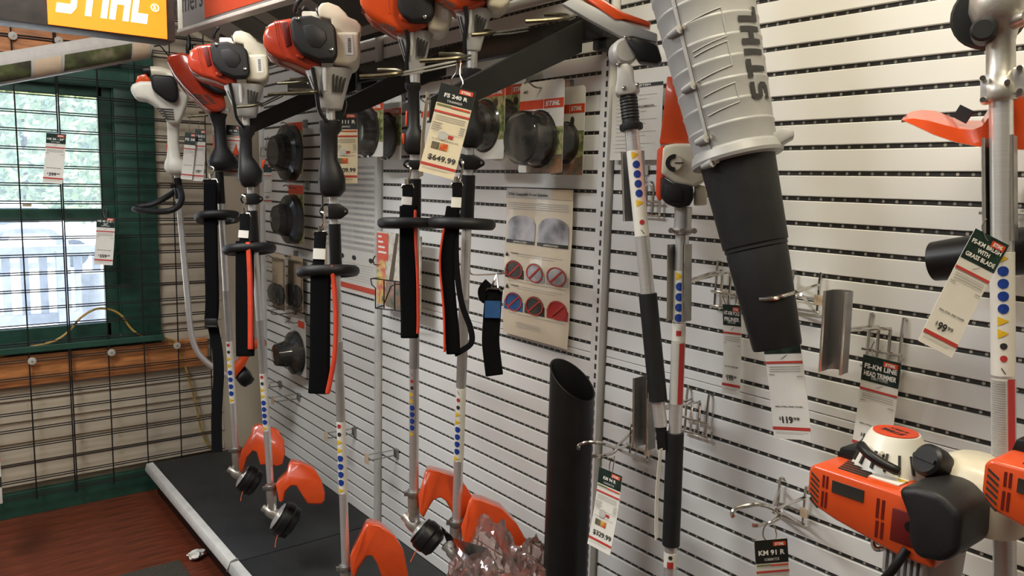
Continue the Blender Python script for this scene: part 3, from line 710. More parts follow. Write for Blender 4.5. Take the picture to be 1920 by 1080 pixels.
# --- red trimmer with black handle, mostly hidden by the left red engine
T1 = T = Trim('line trimmer with red shroud and black pistol grip, second from the window', (404, 216), (445, 885), 2.90, 2.98)
O = T.o; t = T.t
sh = MB().prism(O([(326, 122), (332, 112), (352, 108), (375, 112), (395, 150), (420, 178), (424, 205), (410, 214), (396, 214), (380, 200), (352, 168), (338, 148)]), -.055, .09).build('engine_shroud', 'red_cowl', t, bevel=.016, segs=3)
MB().prism(O([(372, 138), (384, 150), (402, 168), (424, 176), (426, 184), (404, 182), (384, 168), (372, 150)]), -.075, -.03).build('muffler_guard', 'black', sh, bevel=.006)
b = MB()
for i in range(5): q = O([(366+i*3.5, 182+i*4), (380+i*3.5, 183.5+i*4), (382+i*3.5, 185.5+i*4), (368+i*3.5, 184+i*4)]); b.prism(q, -.057, -.04)
for i in range(4): q = O([(386+i*3.5, 184+i*4), (396+i*3, 185+i*4), (397+i*3, 186.6+i*4), (387+i*3.5, 186+i*4)]); b.prism(q, -.057, -.04)
b.build('cooling_vents', 'slot', sh, smooth=False)
q = MB().prism(O([(400, 95), (384, 88), (372, 92), (374, 104), (398, 110)]), -.03, .04).build('starter_housing', 'cream', t, bevel=.006)
MB().tube([V((x, -.02, z)) for x, z in O([(370, 93), (380, 92)])], .008, 8).build('filler_cap', 'black', t)
T.tube(214, 840, T.r*.98, 'alu', 'drive_tube')
T.handle([(212, 405, 8), (215, 408, 17), (224, 408, 14), (240, 411, 11), (276, 414, 12), (292, 416, 21), (304, 417, 27), (314, 417, 25), (321, 416, 13)])
lever(T, [(397, 252), (402, 256), (399, 282), (394, 300), (391, 302), (396, 280)]); lever(T, [(430, 288), (438, 268), (441, 290), (440, 292)])
T.tube(322, 382, T.r+.004, 'black', 'sleeve'); T.loop(408, 367, 451, r=.0145)
T.tube(545, 640, T.r+.0006, 'alu_dull', 'plain_sticker'); T.label(640, 756, 'rnttbbbbt', -.8)
T.guard([(449, 887), (447, 868), (452, 846), (470, 816), (474, 800), (485, 795), (500, 799), (522, 806), (533, 826), (535, 850), (530, 872), (518, 876), (508, 871), (488, 873), (481, 848), (474, 846), (464, 858), (456, 884)], 2.95)
T.head(893, 446, 27)
# --- white trimmer with bent shaft nearest the window
A = at(329, 300, D=3.28); t = thing('line_trimmer', 'white line trimmer with bent silver shaft, nearest the window', 'trimmer', M=frame(A, (0, 0, 1), CAM-A), group='line trimmers hanging on the rack')
kk = 3.28/FPX; O = lambda pts: [((px-329)*kk, (300-py)*kk) for px, py in pts]
hs = MB().prism(O([(256, 176), (262, 168), (274, 162), (300, 160), (330, 172), (352, 178), (354, 188), (350, 204), (344, 220), (338, 235), (318, 235), (310, 216), (300, 205), (284, 196), (266, 194)]), -.055, .06).build('engine_shroud', 'white_plastic', t, bevel=.016, segs=3)
MB().prism(O([(292, 160), (294, 150), (330, 150), (336, 160), (338, 186), (332, 198), (318, 196), (302, 184), (294, 176)]), -.085, -.04).build('filter_cover', 'charcoal', t, bevel=.012, segs=3)
MB().tube(smooth_path([(x, .0, z) for x, z in O([(292, 143), (308, 142), (326, 148), (340, 162), (352, 178)])], 4), [.024]*8+[.03]*9, 12).build('fuel_tank', 'cream', t)
MB().prism(O([(266, 168), (270, 152), (284, 148), (292, 158), (290, 164)]), -.04, .03).build('starter_cover', 'orange', t, bevel=.005)
MB().lathe([(.0001, .012), (.018, .012), (.022, .006), (.022, -.014), (.0001, -.014)], 18, Matrix.Translation((*[O([(284, 142)])[0][0]], -.01, O([(284, 142)])[0][1])) @ Matrix.Rotation(-math.pi/2, 4, 'Y')).build('filler_cap', 'black', t)
b = MB()
for i in range(5): b.prism(O([(300+i*3, 208+i*4.3), (328+i*.3, 208.5+i*4.3), (328+i*.3, 210.5+i*4.3), (301+i*3, 210+i*4.3)]), -.058, -.04)
b.build('cooling_vents', 'slot', hs, smooth=False)
rings = []
for px, py, hw in ((328, 228, 12), (327, 240, 10.5), (326, 270, 10), (326, 296, 12), (330, 305, 20), (333, 316, 24), (334, 322, 22), (331, 329, 10)):
    (x, z), = O([(px, py)]); rings.append(ellipse(x, 0, z, hw*kk, hw*kk*.85, 18, 2.5))
MB().loft(rings).build('control_handle', 'white_plastic', t, ang=60)
for pts in ([(314, 272), (319, 272), (319, 293), (315, 296)], [(345, 303), (353, 290), (356, 292), (350, 305)]): MB().prism(O(pts), -.008, .008).build('throttle_lever', 'logo_red', t, bevel=.002, segs=1)
path = [(x, 0, z) for x, z in O([(331, 326), (333, 380), (338, 470), (343, 560), (347, 625), (356, 664), (374, 690), (398, 710), (415, 722)])]
MB().tube(smooth_path(path, 5), .0125, 12).build('drive_tube', 'alu', t)
MB().tube([(x, 0, z) for x, z in O([(331, 333), (334, 372)])], .017, 12).build('sleeve', 'black', t)
g = [(x, y, z) for (x, z), y in zip(O([(334, 350), (318, 365), (290, 382), (262, 390), (258, 394), (290, 396), (318, 393), (334, 382), (338, 366), (334, 350)]), (0, .03, .05, .05, .02, -.04, -.07, -.07, -.04, -.01))]
MB().tube(smooth_path(g, 4), .0125, 9).build('loop_handle', 'rubber', t)
MB().lathe([(.0001, .02), (.008, .02), (.008, -.02), (.0001, -.02)], 10, Matrix.Translation((O([(322, 348)])[0][0], -.005, O([(322, 348)])[0][1])) @ Matrix.Rotation(math.pi/2, 4, 'X')).build('clamp_knob', 'black', t)
MB().prism(O([(417, 722), (424, 700), (436, 690), (440, 660), (450, 655), (462, 652), (486, 650), (487, 663), (470, 664), (455, 680), (445, 700), (432, 716), (424, 728)]), -.03, .06).build('deflector', 'guard', t, bevel=.008)
MB().lathe([(.0001, -.03), (.03, -.03), (.045, -.02), (.048, .01), (.04, .03), (.0001, .035)], 18, Matrix.Translation((O([(443, 726)])[0][0], .02, O([(443, 726)])[0][1])) @ Matrix.Rotation(1.0, 4, 'Y')).build('spool_head', 'black', t)
# ================================================================ harnesses hanging from the trimmers
def ribbon(pts, w, th, wdir, M=None):
    pts = [V(p) for p in pts]; wd_ = V(wdir).normalized(); b = MB(); rings = []
    for i, p in enumerate(pts):
        t = (pts[min(i+1, len(pts)-1)]-pts[max(i-1, 0)]).normalized(); x = (wd_-t*wd_.dot(t)).normalized(); nrm = x.cross(t)
        ww = (w[i] if isinstance(w, list) else w)/2; h = th/2
        rings.append([p+x*ww*a+nrm*h*c for a, c in ((-1, -.4), (-.86, -1), (.86, -1), (1, -.4), (1, .4), (.86, 1), (-.86, 1), (-1, .4))])
    return b.loft(rings)
def seg(pts, D, n=5): return smooth_path([at(px, py, D=(d[0] if d else D)) for px, py, *d in pts], n)
def harness(label, D, clip, web, tagrow, pad, padw, edge=None, edgew=5, extra=None):
    a = at(*clip[0], D=D); t = thing('shoulder_harness', label, 'harness', a, group='shoulder harnesses hanging from trimmers'); k = D/FPX
    (cx, cy0), (cx1, cy1) = clip
    MB().tube(smooth_path([at(cx-2, cy0, D=D), at(cx+4, cy0+4, D=D-.004), at(cx+2, lerp(cy0, cy1, .5), D=D-.004), at(lerp(cx, cx1, .7)-1, cy1-8, D=D)], 4), .0028, 6).tube([at(cx1-1, cy1-14, D=D), at(cx1, cy1-4, D=D)], .0065, 8).build('snap_hook', 'chrome', t, world=True)
    w = web[2]
    MB().tube([at(cx1-w*.62, cy1+3, D=D), at(cx1-w*.5, cy1-4, D=D), at(cx1+w*.5, cy1-4, D=D), at(cx1+w*.62, cy1+3, D=D)], .0026, 6).build('buckle', 'chrome', t, world=True)
    ribbon(seg([(cx1, cy1-3), (lerp(cx1, web[0], .5), lerp(cy1, web[1], .5)), (web[0], web[1])], D), w*k, .006, RT).build('webbing', 'webbing', t, world=True)
    if tagrow: ribbon([at(tagrow[0], tagrow[1], D=D-.006), at(tagrow[0]-1, tagrow[2], D=D-.006)], (w+1)*k, .002, RT).build('size_tag', 'paper', t, world=True)
    pts = seg(pad, D+.004)
    pd = ribbon(pts, padw*k, .020, RT).build('shoulder_pad', 'fabric', t, world=True, bevel=.003, segs=2)
    if edge: ribbon(seg(edge, D-.004), edgew*k, .019, RT).build('piping', 'piping', pd, bevel=.002).data.transform(ROOTM[t.name].inverted())
    if extra:
        for e, ew in extra: ribbon(seg(e, D), ew*k, .004, RT).build('loose_strap', 'webbing', t, world=True)
    return t
harness('black padded harness with red piping beside the $409.99 tag', 2.05, ((604, 398), (601, 438)), (597, 500, 22), (599, 466, 486),
        [(602, 496), (601, 540), (600, 600), (600, 660), (599, 700), (597, 738)], 38, [(622, 498), (627, 540), (630, 600), (628, 660), (622, 700), (614, 738)], 8)
harness('black padded harness with broad red piping on the left red trimmer', 2.54, ((456, 366), (459, 404)), (458, 456, 18), (457, 432, 446),
        [(459, 452), (459, 520), (459, 600), (460, 668)], 34, [(466, 454), (469, 520), (470, 600), (470, 655)], 9)
harness('black padded harness with red piping, left of the $649.99 tag', 1.965, ((766, 312), (764, 350)), (764, 388, 19), (763, 369, 384),
        [(766, 386), (766, 440), (766, 520), (768, 590), (768, 634)], 33, [(779, 394), (779, 440), (783, 520), (784, 600), (783, 626)], 5)
harness('slack black harness with thin red piping below the $649.99 tag', 1.905, ((864, 300), (857, 346)), (857, 392, 18), (856, 370, 389),
        [(850, 388), (842, 440), (838, 490), (842, 560), (848, 620), (850, 664)], 26, [(838, 408), (829, 450), (825, 500), (832, 580), (834, 660)], 4,
        [([(858, 400), (855, 450), (857, 510), (866, 570), (882, 615), (884, 642), (868, 656), (852, 664)], 11)])
harness('long plain black harness webbing on the trimmer second from window', 2.84, ((397, 312), (394, 340)), (395, 352, 24), None,
        [(395, 345), (395, 400), (396, 480), (398, 560), (396, 600)], 25, None, 4,
        [([(396, 596), (402, 625), (408, 660), (410, 700), (408, 740), (406, 790), (407, 848)], 20)])
hk = thing('strap_adjuster', 'black plastic buckle on the long plain harness webbing', 'buckle', at(396, 606, D=2.82)); 
MB().box((0, 0, 0), (.045, .012, .034), frame((0, 0, 0), UP, -FW)).box((0, -.004, -.012), (.048, .014, .008), frame((0, 0, 0), UP, -FW)).build('frame', 'black', hk, bevel=.003)
# loose strap with a blue label on a peg
D = 2.10; k = D/FPX
t = thing('folded_strap', 'folded black strap with blue label hanging on a peg', 'strap', at(930, 515, D=D))
ribbon(seg([(927, 538), (924, 570), (922, 600), (920, 640), (924, 680), (927, 704)], D), 33*k, .012, RT).build('webbing', 'webbing', t, world=True, bevel=.002)
ribbon(seg([(918, 530), (906, 545), (910, 560), (922, 552)], D-.005), 20*k, .006, RT).build('webbing_fold', 'webbing', t, world=True)
ribbon([at(924, 564, D=D-.014), at(923, 596, D=D-.014)], 29*k, .003, RT).build('label_band', 'blue_label', t, world=True)
MB().tube(smooth_path([at(931, 514, D=D), at(925, 530, D=D-.01), at(921, 540, D=D-.01)], 4), .003, 6).tube([at(931, 512, D=D), at(934, 540, D=D-.01)], .003, 6).tube([at(912, 545, D=D-.012), at(914, 541, D=D-.012), at(936, 542, D=D-.012), at(940, 547, D=D-.012)], .0035, 6).build('snap_hook', 'chrome', t, world=True)

# ================================================================ price tags
def card_frame(TL, TR, BL):
    x = (TR-TL); w = x.length; x.normalize(); z = (TL-BL); z = z-x*z.dot(x); h = z.length; z.normalize(); y = z.cross(x)
    m = Matrix((x, y, z)).transposed().to_4x4(); m.translation = TL; return m, w, h
def bars(rects, m, name, parent, y):
    b = MB()
    for r in rects: b.rect(*r, y)
    o = b.build(name, m, parent, smooth=False)
    if len(rects) > 1: struct(o, 'stuff')
    return o
def price_tag(label, TL, TR, BL, D, title, sub=None, price=None, hf=.21, card='paper', header='tag_green', style='new', D2=None, D3=None, ring=None, back=False, pricefont=.02, Y=None, Yb=None):
    if Y is not None: Tl, Tr, Bl = at(*TL, Y=Y), at(*TR, Y=Y), at(*BL, Y=Yb or Y); D = proj(Tl)[2]
    else: Tl = at(*TL, D=D); Tr = at(*TR, D=D2 or D); Bl = at(*BL, D=D3 or D)
    M, w, h = card_frame(Tl, Tr, Bl); t = thing('price_tag', label, 'price tag', M=M, group='hanging price tags')
    rnd = random.Random(hash(label) % 999 if False else len(label))
    n = 8; f = MB()
    rows = [[V((w*a, .003*math.sin(math.pi*q/n)*1.2, -h*q/n)) for a in (0, 1)] for q in range(n+1)]
    def bend(z): return .0036*math.sin(math.pi*min(1, max(0, -z/h)))
    f.loft([[V((0, bend(-h*q/n), -h*q/n)), V((w, bend(-h*q/n), -h*q/n)), V((w, bend(-h*q/n)+.0007, -h*q/n)), V((0, bend(-h*q/n)+.0007, -h*q/n))] for q in range(n+1)])
    c = f.build('card', card, t)
    if back: return t
    yy = lambda z, d=.0006: bend(z)-d
    hh = h*hf; b = MB(); m_ = 3
    b.loft([[V((0, yy(-hh*q/m_, .0004), -hh*q/m_)), V((w, yy(-hh*q/m_, .0004), -hh*q/m_))] for q in range(m_+1)], caps=False, closed=False)
    b.build('header_band', header, c)
    lw = w*.38; lh = h*.033
    lp = MB().rect(w*.56, w*.56+lw, -hh*.10-lh*1.5, -hh*.10, yy(-hh*.1)-.0003).build('logo_patch', 'logo_red', c, smooth=False)
    logo('white_ink', lp, w*.56+lw/2, -hh*.10-lh*1.22, lw*.78, lh*.9, yy(-hh*.1)-.0008)
    lines = title.split('|'); nl = len(lines); th = hh*(.28, .25, .19)[nl-1]
    for i, s in enumerate(lines):
        tw = min(w*.86, th*len(s)*.56); z = -hh*(.66 if nl == 1 else (.50+.29*i if nl == 2 else .44+.22*i))
        lettering(s, 'white_ink', c, w*.5, z, tw, th*.78, yy(z)-.0005, bold=.03)
    if sub: lettering(sub, 'ink_light', c, w*.5, -hh*.90, w*.45, hh*.12, yy(-hh*.9)-.0005)
    z1 = -hh-h*.07
    if style == 'old':
        bars([(w*.03, w*.45, -hh-h*.030, -hh-h*.012), ], 'olive', 'rating_bar', c, yy(-hh)-.0006); bars([(w*.45, w*.98, -hh-h*.034, -hh-h*.016)], 'logo_red', 'rating_bar', c, yy(-hh)-.0006); z1 = -hh-h*.085
    bars([(0, w, z1-h*.022, z1)], 'bar_red', 'red_bar', c, yy(z1)-.0005)
    pr = [(w*.08, w*.92, z1-h*(.05+.022*i)-h*.006, z1-h*(.05+.022*i)) for i in range(3)]
    if style == 'old':
        for i in range(4): pr += [(w*.04, w*rnd.uniform(.25, .38), z1-h*(.13+.024*i)-h*.008, z1-h*(.13+.024*i)), (w*.82, w*.96, z1-h*(.13+.024*i)-h*.008, z1-h*(.13+.024*i))]
        pr += [(w*.1, w*.95, z1-h*.235, z1-h*.231)]
    else: pr += [(w*.05, w*.2, z1-h*.13, z1-h*.122), (w*.8, w*.95, z1-h*.15, z1-h*.142)]
    bars(pr, 'ink_grey', 'small_print', c, yy(z1-.1*h)-.0009)
    zz = -h*.885
    if price:
        cents = None
        if style == 'new' and '.' in price: price, cents = price.split('.')
        ph = h*(.055 if style == 'new' else .075); zp = zz+h*.035
        if cents:
            lettering('$', 'ink', c, w*.225, zp+ph*.5, w*.055, ph*.6, yy(zp)-.0006, bold=.02)
            n_ = price[1:]; lettering(n_, 'ink', c, w*.28, zp, w*(.125*len(n_)-.045*n_.count('1')), ph*1.2, yy(zp)-.0006, bold=.03, align='L')
            lettering(cents, 'ink', c, w*.30+w*(.125*len(n_)-.045*n_.count('1')), zp+ph*.55, w*.16, ph*.52, yy(zp)-.0006, bold=.02, align='L')
        else: lettering(price, 'ink', c, w*.54, zp, w*.78, ph*.95, yy(zp)-.0006, bold=pricefont)
    bars([(0, w, zz-h*.030, zz)], 'bar_red', 'red_bar', c, yy(zz)-.0005)
    if style == 'old':
        zf = -h*.66; lettering('TRIMMER' if sub is None else sub, 'ink_grey', c, w*.5, zf+h*.05, w*.8, h*.012, yy(zf)-.0012)
        MB().rect(w*.16, w*.38, zf-h*.055, zf+h*.02, yy(zf)-.001).build('picture', 'pic_scene', c, smooth=False)
        MB().rect(w*.40, w*.62, zf-h*.055, zf+h*.02, yy(zf)-.001).build('picture', 'pic_fire', c, smooth=False)
        MB().add([(w*.40+.010*math.cos(q*math.pi/8), yy(-h*.55)-.001, -h*.555+.010*math.sin(q*math.pi/8)) for q in range(16)], [list(range(16))]).build('seal', 'ink_light', c, smooth=False)
        MB().rect(w*.56, w*.70, -h*.575, -h*.54, yy(-h*.55)-.001).build('flag', 'sign_red', c, smooth=False)
    else:
        lettering('REAL STIHL. FIND YOURS.', 'ink', c, w*.5, -h*.70, w*.74, h*.014, yy(-h*.7)-.0006, bold=.03)
        MB().add([(w*.40, yy(-h*.27)-.0006, -hh-h*.055), (w*.47, yy(-h*.27)-.0006, -hh-h*.045), (w*.62, yy(-h*.27)-.0006, -hh-h*.012), (w*.60, yy(-h*.27)-.0006, -hh-h*.012)], [(0, 1, 2, 3)]).build('tool_picture', 'ink', c, smooth=False)
    bars([(w*.06, w*.94, zz-h*.050, zz-h*.046), (w*.06, w*.8, zz-h*.064, zz-h*.060)], 'ink_light', 'small_print', c, yy(zz)-.0009)
    if ring:
        inv = M.inverted(); pts = [inv @ at(px, py, D=D-.004+.002*i) for i, (px, py) in enumerate(ring)]
        MB().tube(smooth_path(pts, 4), .0012, 5).build('wire_loop', 'chrome', t)
    return t
price_tag('cream price tag reading $649.99 with black heading', (827, 155), (893, 172), (791, 322), 1.685, 'FS 240 R', 'TRIMMER', '$649.99', .21, 'paper_cream', 'tag_black', 'old', ring=[(856, 118), (855, 135), (846, 150), (850, 165), (860, 168), (868, 156), (862, 138), (865, 112)])
price_tag('cream price tag reading $409.99 beside the black grip', (623, 211), (670, 211), (637, 344), 2.16, 'FS 111 R', 'TRIMMER', '$409.99', .235, 'paper_cream', 'tag_black', 'old', ring=[(646, 180), (650, 196), (645, 217)])
price_tag('narrow price tag hanging edge on beside the $649.99 tag', (800, 172), (806, 174), (783, 335), 1.70, 'FS', None, None, .2, 'paper_cream', 'tag_black', D2=1.76, back=True, ring=[(793, 128), (790, 150), (800, 172), (810, 160), (797, 132)])
price_tag('grey price tag half hidden beside the white trimmer', (347, 248), (368, 250), (346, 336), 3.16, 'FS 38', None, None, .26, ring=[(360, 214), (354, 234), (357, 252)])
price_tag('white price tag reading $199.99 beside the white trimmer grip', (366, 242), (386, 243), (365, 339), 3.17, 'FS 56 RC-E', 'TRIMMER', '$199.99', .24, ring=[(385, 212), (378, 225), (372, 234), (376, 246)])
price_tag('price tag reading $279 behind the left red trimmer grip', (424, 234), (458, 236), (420, 330), 2.95, 'FS 70 R', 'TRIMMER', '$279.99', .2, 'paper', 'tag_black', 'old')
price_tag('white price tag reading $329.99 on its chrome hook', (1124, 875), (1167, 893), (1099, 1018), 1.68, 'KM 94 R', 'KOMBIMOTOR', '$329.99', .20, Y=-.20, Yb=-.230, card='paper', header='tag_green', style='old', ring=[(1148, 858), (1143, 872), (1144, 888), (1147, 890), (1150, 875), (1152, 855)])
price_tag('price tag with dark green heading cut off by the bottom edge', (1414, 1014), (1476, 1009), (1420, 1180), 1.38, 'KM 91 R', 'KOMBIMOTOR', None, .27, 'paper', 'tag_black', 'old', ring=[(1440, 980), (1432, 992), (1432, 1008), (1447, 1018), (1456, 1006), (1452, 985)])
price_tag('white price tag reading $199.99 for the pole pruner', (1355, 570), (1389, 573), (1354, 736), 1.62, 'HT-KM POLE|PRUNER', 'KOMBI ATTACHMENT', '$199.99', .235, Y=-.04, ring=[(1362, 540), (1357, 560), (1366, 574), (1384, 570), (1388, 552)])
price_tag('white price tag reading $119.99 under the black nozzle', (1428, 628), (1497, 624), (1425, 820), 1.40, '', None, '$119.99', .19, Y=-.10)
price_tag('white price tag for the line head trimmer below the empty holder', (1619, 664), (1690, 681), (1614, 850), 1.27, 'FS-KM LINE|HEAD TRIMMER', 'KOMBI ATTACHMENT', '$119.99', .26, Y=-.045, ring=[(1640, 640), (1634, 655), (1640, 670), (1655, 676), (1670, 668), (1672, 650)])
price_tag('white price tag reading $99.99 tilted against the right pole', (1829, 428), (1892, 460), (1779, 668), 1.13, 'FS-KM BRUSH|WITH|GRASS BLADE', None, '$99.99', .25, ring=[(1850, 410), (1842, 425), (1848, 446), (1856, 455)])
price_tag('price tag reading $399.99 on the grid in front of the glass', (87, 249), (124, 252), (90, 343), 3.325, 'HS 56 - 24"', 'HEDGE TRIMMER', '$399.99', .20, ring=[(97, 246), (104, 243), (109, 250)])
price_tag('price tag reading $359.99 lower on the grid by the casing', (181, 406), (216, 408), (184, 496), 3.475, 'HS 45 C-E -|22"', 'HEDGE TRIMMER', '$359.99', .22, ring=[(195, 386), (193, 396), (197, 409), (200, 397), (196, 386)])
price_tag('small dark green price tag reading $129.99 on the far upright', (494, 308), (509, 308), (492, 384), 3.55, '', None, '$129.99', .2)
price_tag('white price tag strip left of the right trimmer grip', (606, 216), (618, 214), (596, 342), 2.22, '', None, None, .18)
price_tag('twisted price tag strip hanging beside the black foam grip', (1237, 842), (1243, 840), (1232, 1010), 1.57, '', None, None, .0001, D2=1.60, back=True, ring=[(1232, 795), (1236, 800), (1245, 815), (1240, 842)])

# ================================================================ blister packs and their pegs
def peg(label, px, py, Y, both=True, tip_tag=None, up=True, m='zinc'):
    """double wire peg hook clipped in a slot of the slat wall; (px,py) is its front tip at distance Y from the wall"""
    tip = at(px, py, Y=Y); t = thing('peg_hook', label, 'hook', (tip.x, 0, tip.z), group='peg hooks in the slat wall')
    MB().box((0, -.006, .002), (.024, .012, .034)).build('base_clip', m, t, bevel=.002)
    L_ = Y
    MB().tube(smooth_path([(0, -.01, -.006), (0, L_*.5, -.006), (0, L_*.92, -.004), (0, L_, .012)], 3), .0024, 6).build('prong', m, t)
    if both: MB().tube([(0, -.01, .016), (0, L_*.55, .016), (0, L_*.99, .018)], .0018, 6).build('scan_arm', m, t)
    if tip_tag: MB().box((0, L_-.002, .004), (.030, .0015, .038)).build('price_tab', tip_tag, t)
    return t
def pack(label, x0, y0, x1, y1, Y, style, group='blister packs on the slat wall', pegit=True, cols=None):
    a = at(x0, y0, Y=Y); b = at(x1, y1, Y=Y); c = at((x0+x1)/2, (y0+y1)/2, Y=Y)
    w = b.x-a.x; top = at((x0+x1)/2, y0, Y=Y).z; bot = at((x0+x1)/2, y1, Y=Y).z; h = top-bot
    t = thing('blister_pack', label, 'package', ((a.x+b.x)/2, Y, top), group=group)
    cd_ = MB().prism([(-w/2, -h+.004), (-w/2+.004, -h), (w/2-.004, -h), (w/2, -h+.004), (w/2, -.008), (w/2-.008, 0), (-w/2+.008, 0), (-w/2, -.008)], 0, .0012).build('card', cols or 'paper', t, smooth=False)
    y = -.0006
    if style in ('spool', 'trim', 'plain'):
        bz = -h*.20
        MB().rect(-w/2, w/2, bz-h*.10, bz, y).build('orange_band', 'logo_red' if style != 'trim' else 'logo_red', cd_, smooth=False)
        logo('white_ink', cd_, w*.27, bz-h*.075, w*.34, h*.05, y-.0006)
        MB().rect(w*.06, w*.068, bz-h*.10, bz, y-.0003).build('divider', 'white_ink', cd_, smooth=False)
    if style == 'spool':
        MB().rect(-w*.30, w/2, -h, -h*.80, y).build('picture', 'pic_scene', cd_, smooth=False)
        MB().rect(w*.20, w/2, -h*.80, -h*.5, y).build('picture', 'pic_grass', cd_, smooth=False)
        fg = MB().prism([(w*.10, -h*.62), (w*.08, -h*.50), (w*.12, -h*.42), (w*.20, -h*.42), (w*.27, -h*.50), (w*.28, -h*.62)], -.0004, -.0008).build('printed_jacket', 'olive', cd_, smooth=False)
        MB().prism([(w*.15+.008*math.cos(q*.52), -h*.385+.011*math.sin(q*.52)) for q in range(12)], -.0004, -.0009).build('printed_helmet', 'pic_dark', cd_, smooth=False)
        lettering('40', 'ink', cd_, -w*.36, -h*.12, w*.10, h*.035, y-.0004)
        r = w*.40; cz = -h*.63; dp = .062; Mx = Matrix.Translation((-w*.04, 0, cz)) @ Matrix.Rotation(math.pi/2, 4, 'X')
        MB().lathe([(.0001, .004), (r*.86, .004), (r*.86, dp*.8), (r*.80, dp*.86), (r*.2, dp*.86), (r*.14, dp*.80), (.0001, dp*.80)], 30, Mx).build('spool', 'black', t)
        MB().lathe([(r*1.06, .001), (r, .004), (r*.97, dp), (r*.93, dp+.004), (.0001, dp+.005)], 30, Mx).build('blister', 'blister', t)
    if style == 'trim':
        MB().rect(-w/2, w/2, -h*.78, -h*.30, y).build('picture', 'pic_grass', cd_, smooth=False)
        MB().prism([(w*.20+.012*math.cos(q*.52), -h*.37+.012*math.sin(q*.52)) for q in range(12)], -.0004, -.0009).build('printed_head', 'pic_dark', cd_, smooth=False)
        r = w*.50; cz = -h*.62; dp = .055; Mx = Matrix.Translation((-w*.18, 0, cz)) @ Matrix.Rotation(math.pi/2, 4, 'X')
        MB().lathe([(.0001, .004), (r*.80, .004), (r*.84, dp*.35), (r*.62, dp*.45), (r*.60, dp*.85), (r*.3, dp*.95), (.0001, dp*.95)], 28, Mx).build('trimmer_head', 'black', t, ang=25)
        MB().box((r*.3-w*.18, -dp*.5, cz+r*.3), (.006, .006, .03)).build('line_end', 'piping', t)
        MB().lathe([(r*1.08, .001), (r, .004), (r*.94, dp*.6), (r*.9, dp), (.0001, dp+.004)], 28, Mx).build('blister', 'blister', t)
    if style == 'head':
        MB().rect(-w/2, w/2, -h*.17, -h*.02, y).build('orange_band', 'logo_red', cd_, smooth=False)
        MB().rect(-w/2, w/2, -h, -h*.17, y).build('picture', 'pic_grass', cd_, smooth=False)
        r = w*.60; cz = -h*.60; dp = .085; Mx = Matrix.Translation((-w*.12, 0, cz)) @ Matrix.Rotation(math.pi/2, 4, 'X')
        MB().lathe([(.0001, .004), (r*.95, .006), (r, dp*.35), (r*.75, dp*.45), (r*.72, dp*.75), (r*.52, dp*.8), (r*.50, dp), (.0001, dp)], 28, Mx).build('trimmer_head', 'black', t, ang=25)
        MB().lathe([(r*1.12, .001), (r*1.08, dp*.4), (r*.8, dp*.5), (r*.6, dp+.004), (.0001, dp+.005)], 28, Mx).build('blister', 'blister', t)
    if style == 'bag':
        MB().rect(-w*.1, w*.3, -h*.10, -h*.02, y).build('orange_patch', 'kraft', cd_, smooth=False)
        for q in (-.22, .18):
            Mx = Matrix.Translation((w*q, -.004, -h*.72)) @ Matrix.Rotation(math.pi/2, 4, 'X') @ Matrix.Rotation(.2, 4, 'Y')
            MB().lathe([(.0001, 0), (w*.30, 0), (w*.32, .006), (w*.30, .012), (w*.10, .016), (w*.06, .020), (.0001, .020)], 22, Mx).build('disc', 'black', t)
        MB().box((0, -.018, -h*.72), (w*.06, .006, h*.32), Matrix.Rotation(-.15, 4, 'Y')).build('key', 'zinc', t)
        MB().box((0, -.014, -h*.52), (w*.98, .034, h*.90)).build('sleeve', 'blister', t, bevel=.008)
    if style == 'grey':
        MB().rect(w*.02, w*.42, -h*.14, -h*.02, y).build('orange_patch', 'logo_red', cd_, smooth=False)
        r = w*.55; cz = -h*.62; dp = .08; Mx = Matrix.Translation((-w*.1, 0, cz)) @ Matrix.Rotation(math.pi/2, 4, 'X')
        MB().lathe([(.0001, .004), (r*.9, .004), (r*.85, dp*.3), (r*.55, dp*.5), (r*.45, dp*.7), (r*.40, dp*1.2), (.0001, dp*1.2)], 26, Mx).build('trimmer_head', 'charcoal', t, ang=25)
        MB().lathe([(r*1.06, .001), (r*1.0, dp*.3), (r*.65, dp*.55), (r*.5, dp*1.24), (.0001, dp*1.25)], 26, Mx).build('blister', 'blister', t)
    if pegit:
        p = thing('peg_hook', 'peg for the '+label, 'hook', ((a.x+b.x)/2, 0, top-.016), group='peg hooks in the slat wall')
        MB().box((0, -.006, .01), (.03, .012, .036)).build('base_clip', 'zinc', p, bevel=.002)
        MB().tube(smooth_path([(0, -.01, 0), (0, Y*.6, 0), (0, Y-.02, -.002), (0, Y-.045, .010), (.004, Y-.06, .004)], 4), .0024, 6).build('prong', 'zinc', p)
    return t
pack('spool pack with printed worker, front one of the right pair', 976, 152, 1053, 324, -.10, 'spool')
pack('spool pack with printed worker, rear one of the right pair', 1036, 163, 1092, 328, -.035, 'spool', pegit=False)
pack('front trimmer head pack with grass print beside the $649.99 tag', 893, 132, 944, 298, -.12, 'trim')
pack('rear trimmer head pack with grass print under the slanted arm', 930, 124, 982, 302, -.045, 'trim', pegit=False)
pack('trimmer head pack, front of the pair right of the $409.99 tag', 676, 170, 718, 294, -.13, 'trim')
pack('trimmer head pack, rear of the pair right of the $409.99 tag', 712, 180, 752, 300, -.05, 'trim', pegit=False)
pack('pack with teal print half hidden behind the $649.99 tag', 790, 184, 830, 300, -.06, 'plain')
pack('black trimmer head in orange-topped pack, uppermost at left', 535, 228, 568, 326, -.06, 'head')
pack('round trimmer head in green printed pack, second from top at left', 541, 345, 570, 456, -.06, 'head')
pack('clear bag with two dark discs, front', 510, 476, 535, 580, -.09, 'bag', cols='kraft')
